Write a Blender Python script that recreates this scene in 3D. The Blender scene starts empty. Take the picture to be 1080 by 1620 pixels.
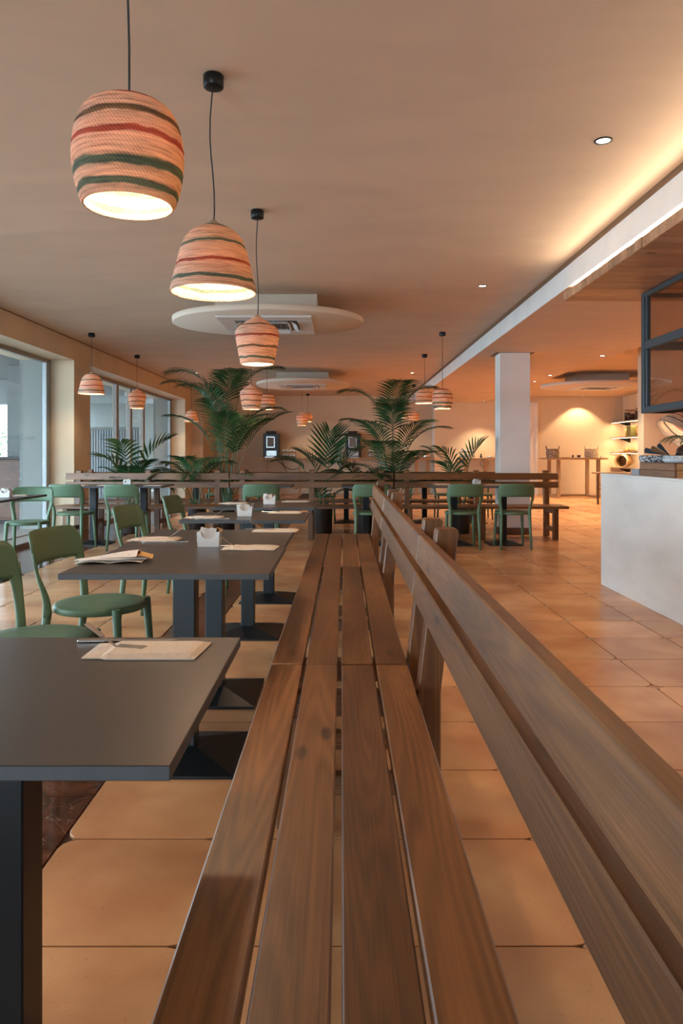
import bpy, bmesh, math, random
from mathutils import Vector, Matrix, noise
R = math.radians
PI = math.pi
random.seed(7)
SC = bpy.context.scene
COL = SC.collection

# ------------------------------------------------------------------ camera
H = 1.15
cam_d = bpy.data.cameras.new('camera'); cam = bpy.data.objects.new('camera', cam_d); COL.objects.link(cam)
cam.location = (0, 0, H); cam.rotation_euler = (R(90), 0, 0)
cam_d.sensor_fit = 'VERTICAL'; cam_d.sensor_height = 36.0
cam_d.lens = 1155 / 1620 * 36
cam_d.shift_x = 0.0; cam_d.shift_y = -(810 - 718) / 1620
cam_d.clip_start = 0.05; cam_d.clip_end = 200
SC.camera = cam

# ------------------------------------------------------------------ world, exposure
SC.view_settings.view_transform = 'Standard'; SC.view_settings.look = 'None'
SC.view_settings.gamma = 1.0; SC.view_settings.use_curve_mapping = False
SC.view_settings.exposure = 0.48
W = bpy.data.worlds.new('world'); SC.world = W; W.use_nodes = True
wb = W.node_tree.nodes['Background']; wb.inputs[0].default_value = (0.66, 0.84, 1.0, 1); wb.inputs[1].default_value = 9.5

WARM = (1.0, 0.68, 0.42)
def light(name, kind, loc, energy, color=WARM, rot=(0, 0, 0), parent=None, **kw):
    d = bpy.data.lights.new(name, kind); d.energy = energy; d.color = color
    for k, v in kw.items(): setattr(d, k, v)
    o = bpy.data.objects.new(name, d); COL.objects.link(o); o.location = loc; o.rotation_euler = rot
    if parent: o.parent = parent
    return o
# portals in the window openings so the daylight outside is sampled well
for (y0, y1) in ((1.9, 10.6), (11.4, 18.2)):
    p = light('window_portal', 'AREA', (-4.36, (y0 + y1) / 2, 1.26), 1, (1, 1, 1), (0, R(-90), 0), shape='RECTANGLE', size=2.5, size_y=y1 - y0)
    p.data.cycles.is_portal = True
p = light('window_portal', 'AREA', (-2.25, -3.98, 1.2), 1, (1, 1, 1), (R(90), 0, 0), shape='RECTANGLE', size=2.5, size_y=2.3)
p.data.cycles.is_portal = True
P_PEND, P_DOWN, P_LED, P_SHELF, P_WASH = 25, 50, 15, 6, 78

# ------------------------------------------------------------------ materials
MATS = {}
def newmat(name):
    m = bpy.data.materials.new(name); m.use_nodes = True
    nt = m.node_tree; b = nt.nodes['Principled BSDF']; MATS[name] = m
    return m, nt, b
def N(nt, t, **kw):
    n = nt.nodes.new(t)
    for k, v in kw.items():
        if k in n.inputs.keys() if isinstance(k, str) else False: n.inputs[k].default_value = v
        else: setattr(n, k, v)
    return n
def ramp(nt, stops, interp='LINEAR'):
    r = nt.nodes.new('ShaderNodeValToRGB'); r.color_ramp.interpolation = interp
    e = r.color_ramp.elements
    while len(e) < len(stops): e.new(0.5)
    for i, (p, c) in enumerate(stops): e[i].position = p; e[i].color = (*c, 1)
    return r
def bump(nt, b, src, strength, dist=0.01):
    bp = nt.nodes.new('ShaderNodeBump'); bp.inputs['Strength'].default_value = strength; bp.inputs['Distance'].default_value = dist
    nt.links.new(src, bp.inputs['Height']); nt.links.new(bp.outputs[0], b.inputs['Normal'])
def plain(name, col, rough=0.5, metal=0.0, var=0.08, scale=30, bmp=0.0, spec=0.5, coat=0):
    m, nt, b = newmat(name)
    tc = N(nt, 'ShaderNodeTexCoord'); n = N(nt, 'ShaderNodeTexNoise'); n.inputs['Scale'].default_value = scale; n.inputs['Detail'].default_value = 4
    nt.links.new(tc.outputs['Object'], n.inputs['Vector'])
    r = ramp(nt, [(0.3, tuple(c * (1 - var) for c in col)), (0.7, tuple(min(1, c * (1 + var)) for c in col))])
    nt.links.new(n.outputs[0], r.inputs[0]); nt.links.new(r.outputs[0], b.inputs['Base Color'])
    b.inputs['Roughness'].default_value = rough; b.inputs['Metallic'].default_value = metal
    b.inputs['Specular IOR Level'].default_value = spec
    if bmp: bump(nt, b, n.outputs[0], bmp)
    return m
def plaster(name, col, rough=0.85, var=0.05):
    m, nt, b = newmat(name)
    g = N(nt, 'ShaderNodeNewGeometry'); mp = N(nt, 'ShaderNodeMapping'); mp.inputs['Scale'].default_value = (0.5, 1.1, 0.8)
    nt.links.new(g.outputs['Position'], mp.inputs[0])
    n = N(nt, 'ShaderNodeTexNoise'); n.inputs['Scale'].default_value = 2.2; n.inputs['Detail'].default_value = 7; n.inputs['Distortion'].default_value = 0.6
    nt.links.new(mp.outputs[0], n.inputs['Vector'])
    r = ramp(nt, [(0.3, tuple(c * (1 - var) for c in col)), (0.7, tuple(min(1, c * (1 + var)) for c in col))])
    nt.links.new(n.outputs[0], r.inputs[0]); nt.links.new(r.outputs[0], b.inputs['Base Color'])
    b.inputs['Roughness'].default_value = rough; b.inputs['Specular IOR Level'].default_value = 0.3
    bump(nt, b, n.outputs[0], 0.15, 0.01)
    return m
def wood(name, dark, mid, light_, axis='Y', rough=0.45, knots=True, grain=1.0, spec=0.5, gmix=0.35):
    m, nt, b = newmat(name)
    tc = N(nt, 'ShaderNodeTexCoord'); oi = N(nt, 'ShaderNodeObjectInfo')
    add = N(nt, 'ShaderNodeVectorMath', operation='ADD'); mul = N(nt, 'ShaderNodeVectorMath', operation='SCALE')
    cmb = N(nt, 'ShaderNodeCombineXYZ')
    for i in range(3): nt.links.new(oi.outputs['Random'], cmb.inputs[i])
    nt.links.new(cmb.outputs[0], mul.inputs[0]); mul.inputs['Scale'].default_value = 13.7
    nt.links.new(tc.outputs['Object'], add.inputs[0]); nt.links.new(mul.outputs[0], add.inputs[1])
    def mapping(l, c):
        mp = N(nt, 'ShaderNodeMapping'); s = [c, c, c]; s['XYZ'.index(axis)] = l
        mp.inputs['Scale'].default_value = s; nt.links.new(add.outputs[0], mp.inputs[0]); return mp
    big = N(nt, 'ShaderNodeTexNoise'); big.inputs['Scale'].default_value = 1; big.inputs['Detail'].default_value = 3
    nt.links.new(mapping(1.1, 7).outputs[0], big.inputs['Vector'])
    cn = N(nt, 'ShaderNodeTexNoise'); cn.inputs['Scale'].default_value = 1; cn.inputs['Detail'].default_value = 1.5; cn.inputs['Roughness'].default_value = 0.35
    nt.links.new(mapping(0.45, 9).outputs[0], cn.inputs['Vector'])
    cm = N(nt, 'ShaderNodeMath', operation='MULTIPLY'); cm.inputs[1].default_value = 150 * grain; nt.links.new(cn.outputs[0], cm.inputs[0])
    w = N(nt, 'ShaderNodeMath', operation='SINE'); nt.links.new(cm.outputs[0], w.inputs[0])
    fine = N(nt, 'ShaderNodeTexNoise'); fine.inputs['Scale'].default_value = 1; fine.inputs['Detail'].default_value = 5
    nt.links.new(mapping(5, 170).outputs[0], fine.inputs['Vector'])
    ra = ramp(nt, [(0.25, dark), (0.5, mid), (0.78, light_)]); nt.links.new(big.outputs[0], ra.inputs[0])
    rw = ramp(nt, [(0.0, (0.62, 0.60, 0.58)), (0.5, (0.95, 0.95, 0.95)), (0.9, (1.35, 1.35, 1.3))])
    wm = N(nt, 'ShaderNodeMapRange'); wm.inputs[1].default_value = -1; wm.inputs[2].default_value = 1; nt.links.new(w.outputs[0], wm.inputs[0]); nt.links.new(wm.outputs[0], rw.inputs[0])
    mx = N(nt, 'ShaderNodeMix', data_type='RGBA', blend_type='MULTIPLY'); mx.inputs[0].default_value = gmix
    nt.links.new(ra.outputs[0], mx.inputs[6]); nt.links.new(rw.outputs[0], mx.inputs[7])
    rf = ramp(nt, [(0.3, (0.7, 0.7, 0.7)), (0.65, (1.1, 1.1, 1.1))]); nt.links.new(fine.outputs[0], rf.inputs[0])
    m2 = N(nt, 'ShaderNodeMix', data_type='RGBA', blend_type='MULTIPLY'); m2.inputs[0].default_value = 0.6
    nt.links.new(mx.outputs[2], m2.inputs[6]); nt.links.new(rf.outputs[0], m2.inputs[7])
    out = m2.outputs[2]
    if knots:
        v = N(nt, 'ShaderNodeTexVoronoi'); v.inputs['Scale'].default_value = 1; nt.links.new(mapping(2.4, 7).outputs[0], v.inputs['Vector'])
        rk = ramp(nt, [(0.07, (0.22, 0.2, 0.18)), (0.13, (1, 1, 1))]); nt.links.new(v.outputs['Distance'], rk.inputs[0])
        m3 = N(nt, 'ShaderNodeMix', data_type='RGBA', blend_type='MULTIPLY'); m3.inputs[0].default_value = 0.85
        nt.links.new(out, m3.inputs[6]); nt.links.new(rk.outputs[0], m3.inputs[7]); out = m3.outputs[2]
    # each piece a little lighter or darker
    hv = N(nt, 'ShaderNodeHueSaturation'); mr = N(nt, 'ShaderNodeMapRange'); mr.inputs[3].default_value = 0.8; mr.inputs[4].default_value = 1.2
    nt.links.new(oi.outputs['Random'], mr.inputs[0]); nt.links.new(mr.outputs[0], hv.inputs['Value']); nt.links.new(out, hv.inputs['Color'])
    nt.links.new(hv.outputs[0], b.inputs['Base Color'])
    b.inputs['Roughness'].default_value = rough; b.inputs['Specular IOR Level'].default_value = spec
    bump(nt, b, fine.outputs[0], 0.25, 0.002)
    b.inputs['Coat Weight'].default_value = 0.25; b.inputs['Coat Roughness'].default_value = 0.42
    return m
WD = ((0.080, 0.028, 0.008), (0.170, 0.066, 0.019), (0.280, 0.120, 0.038))
for ax in 'XYZ': wood('bench_wood_' + ax, *WD, axis=ax, rough=0.36, spec=0.45, gmix=0.45)
WL = ((0.30, 0.165, 0.075), (0.40, 0.23, 0.11), (0.50, 0.30, 0.15))
for ax in 'XZ': wood('table_wood_' + ax, *WL, axis=ax, knots=False)
wood('canopy_wood', (0.30, 0.145, 0.075), (0.45, 0.235, 0.125), (0.56, 0.32, 0.18), axis='X', rough=0.5)
wood('crate_wood', (0.15, 0.07, 0.04), (0.25, 0.12, 0.06), (0.33, 0.17, 0.09), axis='Y', rough=0.5, knots=False)
wood('skirting_wood', (0.09, 0.035, 0.02), (0.13, 0.055, 0.03), (0.17, 0.08, 0.045), axis='X', knots=False)

WALL = plaster('wall_plaster', (0.74, 0.59, 0.42))
CEIL = plaster('ceiling_plaster', (0.72, 0.55, 0.42))
WHITEP = plaster('white_plaster', (0.82, 0.80, 0.77))
DISC = plaster('disc_plaster', (0.74, 0.63, 0.52), var=0.02)
TERR = plaster('terrace_plaster', (0.21, 0.222, 0.215), var=0.02)
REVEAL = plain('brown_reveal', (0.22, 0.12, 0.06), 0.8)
BLACK = plain('black_metal', (0.006, 0.008, 0.010), 0.36, 0.0, spec=0.35)
DARKP = plain('dark_pot', (0.035, 0.02, 0.014), 0.5)
SOIL = plain('soil', (0.04, 0.025, 0.015), 0.95, bmp=0.6)
FRAME = plain('anthracite_frame', (0.045, 0.06, 0.07), 0.45)
ALU = plain('aluminium', (0.32, 0.33, 0.33), 0.45, 0.4)
BROWNALU = plain('brown_aluminium', (0.32, 0.27, 0.23), 0.45, 0.2)
STEEL = plain('steel', (0.62, 0.62, 0.62), 0.22, 1.0)
TABLE = plain('table_laminate', (0.045, 0.036, 0.031), 0.34, var=0.15, scale=260, spec=0.5)
TEDGE_DAYLIT = plain('table_edge_daylit', (0.065, 0.073, 0.083), 0.5)  # bluish tone puts the cool daylight on the table edges into their colour
GREEN = plain('chair_green', (0.090, 0.155, 0.085), 0.48, var=0.04, scale=60, spec=0.45)
CERAM = plain('white_ceramic', (0.75, 0.74, 0.72), 0.2, var=0.01)
PLAST = plain('white_plastic', (0.72, 0.70, 0.68), 0.4, var=0.02)
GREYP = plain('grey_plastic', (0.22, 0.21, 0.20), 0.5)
BLKP = plain('black_plastic', (0.015, 0.015, 0.017), 0.3)
PAPER = plain('napkin_paper', (0.66, 0.56, 0.46), 0.8, var=0.06, scale=90, bmp=0.1)
PAPERW = plain('white_paper', (0.72, 0.68, 0.64), 0.8, var=0.05, scale=60)
KRAFT = plain('kraft_paper', (0.62, 0.38, 0.16), 0.8, var=0.15, scale=60)
BROWNPK = plain('brown_packet', (0.12, 0.06, 0.04), 0.6)
CORK = plain('lid_wood', (0.30, 0.17, 0.08), 0.7)
GREYB = plain('grey_block', (0.30, 0.30, 0.31), 0.7)
SLATE = plain('slate_paint', (0.05, 0.085, 0.12), 0.5)
CARVED = plain('carved_dark_wood', (0.06, 0.025, 0.018), 0.35, var=0.4, scale=50)
TEAL = plain('teal_glaze', (0.16, 0.36, 0.34), 0.4)
GRAIN = plain('jar_beans', (0.05, 0.02, 0.012), 0.6, var=0.5, scale=120)
PASTA = plain('jar_pasta', (0.55, 0.36, 0.10), 0.6, var=0.3, scale=90)
HERB = plain('jar_herbs', (0.22, 0.22, 0.07), 0.6, var=0.5, scale=90)
CABLE = plain('cable_black', (0.02, 0.02, 0.02), 0.6)
CORD = plain('cord_grey', (0.035, 0.035, 0.038), 0.6)

def concrete():
    m, nt, b = newmat('counter_microcement')
    g = N(nt, 'ShaderNodeNewGeometry'); mp = N(nt, 'ShaderNodeMapping'); mp.inputs['Scale'].default_value = (1, 0.8, 2.4)
    nt.links.new(g.outputs['Position'], mp.inputs[0])
    n = N(nt, 'ShaderNodeTexNoise'); n.inputs['Scale'].default_value = 1.6; n.inputs['Detail'].default_value = 8; nt.links.new(mp.outputs[0], n.inputs['Vector'])
    r = ramp(nt, [(0.3, (0.66, 0.62, 0.58)), (0.65, (0.80, 0.77, 0.73))]); nt.links.new(n.outputs[0], r.inputs[0])
    nt.links.new(r.outputs[0], b.inputs['Base Color']); b.inputs['Roughness'].default_value = 0.5
    return m
COUNTER = concrete()

def tilemat():
    m, nt, b = newmat('terracotta_tile')
    oi = N(nt, 'ShaderNodeObjectInfo'); g = N(nt, 'ShaderNodeNewGeometry')
    n1 = N(nt, 'ShaderNodeTexNoise'); n1.inputs['Scale'].default_value = 2.2; n1.inputs['Detail'].default_value = 3; n1.inputs['Distortion'].default_value = 0.2
    nt.links.new(g.outputs['Position'], n1.inputs['Vector'])
    ra = ramp(nt, [(0.22, (0.38, 0.150, 0.062)), (0.5, (0.52, 0.240, 0.104)), (0.78, (0.72, 0.41, 0.19))], 'B_SPLINE'); nt.links.new(n1.outputs[0], ra.inputs[0])
    n2 = N(nt, 'ShaderNodeTexNoise'); n2.inputs['Scale'].default_value = 90; n2.inputs['Detail'].default_value = 5; nt.links.new(g.outputs['Position'], n2.inputs['Vector'])
    rb = ramp(nt, [(0.28, (0.65, 0.6, 0.58)), (0.38, (1, 1, 1))]); nt.links.new(n2.outputs[0], rb.inputs[0])
    mx = N(nt, 'ShaderNodeMix', data_type='RGBA', blend_type='MULTIPLY'); mx.inputs[0].default_value = 0.5
    nt.links.new(ra.outputs[0], mx.inputs[6]); nt.links.new(rb.outputs[0], mx.inputs[7])
    hv = N(nt, 'ShaderNodeHueSaturation'); mr = N(nt, 'ShaderNodeMapRange'); mr.inputs[3].default_value = 0.87; mr.inputs[4].default_value = 1.13
    nt.links.new(oi.outputs['Random'], mr.inputs[0]); nt.links.new(mr.outputs[0], hv.inputs['Value']); nt.links.new(mx.outputs[2], hv.inputs['Color'])
    nt.links.new(hv.outputs[0], b.inputs['Base Color'])
    rr = ramp(nt, [(0.2, (0.24,) * 3), (0.8, (0.34,) * 3)], 'B_SPLINE'); b.inputs['Roughness'].default_value = 0.27
    bump(nt, b, n2.outputs[0], 0.12, 0.002)
    return m
TILE = tilemat()
GROUT = plain('grout', (0.07, 0.035, 0.022), 0.9)
INSET = plain('tile_inset', (0.36, 0.18, 0.10), 0.6)
def marble():
    m, nt, b = newmat('dark_red_marble')
    g = N(nt, 'ShaderNodeNewGeometry')
    n = N(nt, 'ShaderNodeTexNoise'); n.inputs['Scale'].default_value = 7; n.inputs['Detail'].default_value = 8; n.inputs['Distortion'].default_value = 1.2
    nt.links.new(g.outputs['Position'], n.inputs['Vector'])
    r = ramp(nt, [(0.3, (0.05, 0.014, 0.008)), (0.6, (0.13, 0.04, 0.02)), (0.8, (0.2, 0.08, 0.05))]); nt.links.new(n.outputs[0], r.inputs[0])
    v = N(nt, 'ShaderNodeTexNoise'); v.inputs['Scale'].default_value = 5; v.inputs['Detail'].default_value = 3; v.inputs['Distortion'].default_value = 2.2
    nt.links.new(g.outputs['Position'], v.inputs['Vector'])
    rv = ramp(nt, [(0.495, (0, 0, 0)), (0.5, (1, 1, 1)), (0.505, (0, 0, 0))]); nt.links.new(v.outputs[0], rv.inputs[0])
    mx = N(nt, 'ShaderNodeMix', data_type='RGBA'); nt.links.new(r.outputs[0], mx.inputs[6]); mx.inputs[7].default_value = (0.4, 0.3, 0.25, 1)
    ml = N(nt, 'ShaderNodeMath', operation='MULTIPLY'); ml.inputs[1].default_value = 0.5; nt.links.new(rv.outputs[0], ml.inputs[0]); nt.links.new(ml.outputs[0], mx.inputs[0])
    nt.links.new(mx.outputs[2], b.inputs['Base Color']); b.inputs['Roughness'].default_value = 0.14
    return m
MARBLE = marble()
def leafmat(name, c0, c1):
    m, nt, b = newmat(name)
    tc = N(nt, 'ShaderNodeTexCoord'); n = N(nt, 'ShaderNodeTexNoise'); n.inputs['Scale'].default_value = 9; nt.links.new(tc.outputs['Object'], n.inputs['Vector'])
    r = ramp(nt, [(0.3, c0), (0.7, c1)]); nt.links.new(n.outputs[0], r.inputs[0]); nt.links.new(r.outputs[0], b.inputs['Base Color'])
    b.inputs['Roughness'].default_value = 0.38; b.inputs['Specular IOR Level'].default_value = 0.5
    t = N(nt, 'ShaderNodeBsdfTranslucent'); nt.links.new(r.outputs[0], t.inputs[0])
    mx = N(nt, 'ShaderNodeMixShader'); mx.inputs[0].default_value = 0.18
    nt.links.new(b.outputs[0], mx.inputs[1]); nt.links.new(t.outputs[0], mx.inputs[2]); nt.links.new(mx.outputs[0], nt.nodes['Material Output'].inputs[0])
    return m
LEAF = leafmat('palm_leaf', (0.016, 0.055, 0.020), (0.045, 0.125, 0.040))
STALK = plain('palm_stalk', (0.06, 0.12, 0.04), 0.45)
def emis(name, col, s):
    m = bpy.data.materials.new(name); m.use_nodes = True; nt = m.node_tree; b = nt.nodes['Principled BSDF']
    b.inputs['Base Color'].default_value = (0.8, 0.8, 0.8, 1); b.inputs['Emission Color'].default_value = (*col, 1); b.inputs['Emission Strength'].default_value = s
    return m
BULB = emis('bulb_glow', (1, 0.72, 0.42), 25)
DOWNL = emis('downlight_glow', (1, 0.86, 0.7), 9)
LEDM = emis('led_glow', (1, 0.78, 0.5), 9)
LEDC = emis('cool_led_glow', (0.95, 0.98, 1), 6)
def glassmat(name, tint, refl=1.0, rough=0.0):
    m = bpy.data.materials.new(name); m.use_nodes = True; nt = m.node_tree
    nt.nodes.remove(nt.nodes['Principled BSDF'])
    t = N(nt, 'ShaderNodeBsdfTransparent'); t.inputs[0].default_value = (*tint, 1)
    g = N(nt, 'ShaderNodeBsdfGlossy'); g.inputs['Roughness'].default_value = rough
    ge = N(nt, 'ShaderNodeNewGeometry'); dt = N(nt, 'ShaderNodeVectorMath', operation='DOT_PRODUCT'); nt.links.new(ge.outputs['Incoming'], dt.inputs[0]); nt.links.new(ge.outputs['Normal'], dt.inputs[1])
    ab = N(nt, 'ShaderNodeMath', operation='ABSOLUTE'); nt.links.new(dt.outputs['Value'], ab.inputs[0])
    om = N(nt, 'ShaderNodeMath', operation='SUBTRACT'); om.inputs[0].default_value = 1.0; nt.links.new(ab.outputs[0], om.inputs[1])
    pw = N(nt, 'ShaderNodeMath', operation='POWER'); pw.inputs[1].default_value = 5; nt.links.new(om.outputs[0], pw.inputs[0])
    ml = N(nt, 'ShaderNodeMath', operation='MULTIPLY_ADD'); ml.inputs[1].default_value = 0.6 * refl; ml.inputs[2].default_value = 0.03 * refl; ml.use_clamp = True; nt.links.new(pw.outputs[0], ml.inputs[0])
    mx = N(nt, 'ShaderNodeMixShader'); nt.links.new(ml.outputs[0], mx.inputs[0]); nt.links.new(t.outputs[0], mx.inputs[1]); nt.links.new(g.outputs[0], mx.inputs[2])
    nt.links.new(mx.outputs[0], nt.nodes['Material Output'].inputs[0])
    return m
GLASS = glassmat('window_glass', (0.92, 0.95, 0.95), 1.0)
SMOKED = glassmat('smoked_glass', (0.90, 0.87, 0.85), 2.2)
JARG = glassmat('jar_glass', (0.95, 0.93, 0.9), 1.0)

def shademat(name, stripes):
    """woven rope shade: straw with dyed stripes at given heights (object Z), translucent"""
    m, nt, b = newmat(name)
    tc = N(nt, 'ShaderNodeTexCoord'); sp = N(nt, 'ShaderNodeSeparateXYZ'); nt.links.new(tc.outputs['Object'], sp.inputs[0])
    n = N(nt, 'ShaderNodeTexNoise'); mpz = N(nt, 'ShaderNodeMapping'); mpz.inputs['Scale'].default_value = (0.5, 0.5, 9); nt.links.new(tc.outputs['Object'], mpz.inputs[0])
    n.inputs['Scale'].default_value = 9; n.inputs['Detail'].default_value = 3; nt.links.new(tc.outputs['Object'], n.inputs['Vector'])
    # wobble the stripe height slightly
    w1 = N(nt, 'ShaderNodeMath', operation='SUBTRACT'); w1.inputs[1].default_value = 0.5; nt.links.new(n.outputs[0], w1.inputs[0])
    w2 = N(nt, 'ShaderNodeMath', operation='MULTIPLY_ADD'); w2.inputs[1].default_value = 0.03; nt.links.new(w1.outputs[0], w2.inputs[0]); nt.links.new(sp.outputs[2], w2.inputs[2])
    mr = N(nt, 'ShaderNodeMapRange'); mr.inputs[1].default_value = 0.0; mr.inputs[2].default_value = 0.4; nt.links.new(w2.outputs[0], mr.inputs[0])
    straw = (0.70, 0.59, 0.49)
    stops = [(0.0, straw)]
    for (z, h, c) in stripes:
        a = z / 0.4; d = h / 0.4
        stops += [(a - d * 0.7, straw), (a - d * 0.45, c), (a + d * 0.45, c), (a + d * 0.7, straw)]
    r = ramp(nt, stops[:32]); nt.links.new(mr.outputs[0], r.inputs[0])
    n2 = N(nt, 'ShaderNodeTexNoise'); n2.inputs['Scale'].default_value = 14; n2.inputs['Detail'].default_value = 6; n2.inputs['Roughness'].default_value = 0.7; nt.links.new(mpz.outputs[0], n2.inputs['Vector'])
    rn = ramp(nt, [(0.36, (0.42, 0.36, 0.34)), (0.5, (0.9, 0.86, 0.82)), (0.64, (1.25, 1.2, 1.15))]); nt.links.new(n2.outputs[0], rn.inputs[0])
    mx = N(nt, 'ShaderNodeMix', data_type='RGBA', blend_type='MULTIPLY'); mx.inputs[0].default_value = 0.8
    nt.links.new(r.outputs[0], mx.inputs[6]); nt.links.new(rn.outputs[0], mx.inputs[7])
    nt.links.new(mx.outputs[2], b.inputs['Base Color']); b.inputs['Roughness'].default_value = 0.85
    # braided rope relief: angle around the axis
    at = N(nt, 'ShaderNodeMath', operation='ARCTAN2'); nt.links.new(sp.outputs[1], at.inputs[0]); nt.links.new(sp.outputs[0], at.inputs[1])
    a2 = N(nt, 'ShaderNodeMath', operation='MULTIPLY_ADD'); a2.inputs[1].default_value = 90; nt.links.new(at.outputs[0], a2.inputs[0])
    z2 = N(nt, 'ShaderNodeMath', operation='MULTIPLY'); z2.inputs[1].default_value = 500; nt.links.new(sp.outputs[2], z2.inputs[0]); nt.links.new(z2.outputs[0], a2.inputs[2])
    si = N(nt, 'ShaderNodeMath', operation='SINE'); nt.links.new(a2.outputs[0], si.inputs[0])
    bump(nt, b, si.outputs[0], 0.5, 0.003)
    t = N(nt, 'ShaderNodeBsdfTranslucent'); tint = N(nt, 'ShaderNodeMix', data_type='RGBA', blend_type='MULTIPLY'); tint.inputs[0].default_value = 1; nt.links.new(mx.outputs[2], tint.inputs[6]); tint.inputs[7].default_value = (1.0, 0.74, 0.46, 1); nt.links.new(tint.outputs[2], t.inputs[0])
    ms = N(nt, 'ShaderNodeMixShader'); ms.inputs[0].default_value = 0.34
    nt.links.new(b.outputs[0], ms.inputs[1]); nt.links.new(t.outputs[0], ms.inputs[2]); nt.links.new(ms.outputs[0], nt.nodes['Material Output'].inputs[0])
    return m
TEALC, REDC, OLIVE = (0.11, 0.18, 0.155), (0.34, 0.12, 0.085), (0.17, 0.14, 0.085)
SH_A = shademat('shade_barrel_weave', [(0.028, 0.016, TEALC), (0.078, 0.02, TEALC), (0.15, 0.014, REDC), (0.205, 0.016, OLIVE), (0.268, 0.014, REDC)])
SH_B = shademat('shade_bell_weave', [(0.045, 0.014, TEALC), (0.115, 0.012, REDC), (0.20, 0.012, TEALC), (0.29, 0.012, TEALC)])
SH_C = shademat('shade_urn_weave', [(0.041, 0.014, TEALC), (0.115, 0.012, OLIVE), (0.19, 0.014, REDC), (0.262, 0.006, (0.05, 0.04, 0.03))])
def basketmat(name, c0, c1, sc):
    m, nt, b = newmat(name)
    tc = N(nt, 'ShaderNodeTexCoord'); n = N(nt, 'ShaderNodeTexNoise'); n.inputs['Scale'].default_value = sc; n.inputs['Detail'].default_value = 3; nt.links.new(tc.outputs['Object'], n.inputs['Vector'])
    r = ramp(nt, [(0.42, c0), (0.56, c1)]); nt.links.new(n.outputs[0], r.inputs[0]); nt.links.new(r.outputs[0], b.inputs['Base Color']); b.inputs['Roughness'].default_value = 0.8
    bump(nt, b, n.outputs[0], 0.5, 0.01)
    return m
BSK1 = basketmat('mottled_basket', (0.16, 0.09, 0.06), (0.5, 0.38, 0.28), 38)
BSK2 = basketmat('straw_basket', (0.48, 0.36, 0.22), (0.68, 0.56, 0.4), 18)
BSK3 = basketmat('golden_basket', (0.42, 0.25, 0.10), (0.62, 0.42, 0.2), 30)
CLOTH1 = basketmat('black_white_weave', (0.03, 0.03, 0.035), (0.6, 0.6, 0.62), 70)
CLOTH2 = plain('white_cloth', (0.62, 0.64, 0.66), 0.8)
LEAFOUT = leafmat('outdoor_leaf', (0.05, 0.16, 0.05), (0.12, 0.3, 0.08))

# ------------------------------------------------------------------ mesh helpers
def nb(): return bmesh.new()
def merge(bm, t, M=None):
    if M is not None: bmesh.ops.transform(t, matrix=M, verts=t.verts)
    me = bpy.data.meshes.new('tmp'); t.to_mesh(me); t.free(); bm.from_mesh(me); bpy.data.meshes.remove(me)
def box(bm, x0, x1, y0, y1, z0, z1, bev=0.0, seg=1, M=None):
    t = bmesh.new(); bmesh.ops.create_cube(t, size=1)
    bmesh.ops.transform(t, matrix=Matrix.Translation(((x0 + x1) / 2, (y0 + y1) / 2, (z0 + z1) / 2)) @ Matrix.Diagonal((x1 - x0, y1 - y0, z1 - z0, 1)), verts=t.verts)
    if bev: bmesh.ops.bevel(t, geom=list(t.edges), offset=bev, segments=seg, affect='EDGES')
    merge(bm, t, M); return bm
def prism(bm, poly, axis, a, b, bev=0.0, M=None):
    """poly: 2D points; extruded along axis ('X','Y','Z') from a to b"""
    def P(p, h):
        return {'X': (h, p[0], p[1]), 'Y': (p[0], h, p[1]), 'Z': (p[0], p[1], h)}[axis]
    t = bmesh.new(); v0 = [t.verts.new(P(p, a)) for p in poly]; v1 = [t.verts.new(P(p, b)) for p in poly]
    n = len(poly); t.faces.new(v0); t.faces.new(v1[::-1])
    for i in range(n): t.faces.new((v0[i], v0[(i + 1) % n], v1[(i + 1) % n], v1[i]))
    bmesh.ops.recalc_face_normals(t, faces=t.faces)
    if bev: bmesh.ops.bevel(t, geom=list(t.edges), offset=bev, segments=1, affect='EDGES')
    merge(bm, t, M); return bm
def lathe(bm, prof, seg=24, M=None, close=False):
    t = bmesh.new(); rings = []
    for (r, z) in prof:
        rings.append([t.verts.new((r * math.cos(2 * PI * i / seg), r * math.sin(2 * PI * i / seg), z)) for i in range(seg)] if r > 1e-6 else [t.verts.new((0, 0, z))])
    for a, b in zip(rings, rings[1:]):
        for i in range(seg):
            j = (i + 1) % seg
            if len(a) == 1 and len(b) == 1: continue
            if len(a) == 1: t.faces.new((a[0], b[i], b[j]))
            elif len(b) == 1: t.faces.new((a[i], a[j], b[0]))
            else: t.faces.new((a[i], a[j], b[j], b[i]))
    bmesh.ops.recalc_face_normals(t, faces=t.faces)
    for f in t.faces: f.smooth = True
    merge(bm, t, M); return bm
def tube(bm, pts, rad, seg=8, sx=1.0, sy=1.0, up=None):
    t = bmesh.new(); pts = [Vector(p) for p in pts]; n = len(pts); rings = []
    if not isinstance(rad, (list, tuple)): rad = [rad] * n
    for k, p in enumerate(pts):
        d = (pts[min(k + 1, n - 1)] - pts[max(k - 1, 0)]).normalized()
        u = Vector(up) if up else (Vector((0, 1, 0)) if abs(d.z) > 0.9 else Vector((0, 0, 1)))
        a = d.cross(u).normalized(); b = d.cross(a).normalized()
        rings.append([t.verts.new(p + (a * math.cos(2 * PI * i / seg) * sx + b * math.sin(2 * PI * i / seg) * sy) * rad[k]) for i in range(seg)])
    for a, b in zip(rings, rings[1:]):
        for i in range(seg):
            j = (i + 1) % seg; f = t.faces.new((a[i], a[j], b[j], b[i])); f.smooth = True
    t.faces.new(rings[0][::-1]); t.faces.new(rings[-1])
    bmesh.ops.recalc_face_normals(t, faces=t.faces)
    merge(bm, t); return bm
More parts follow.
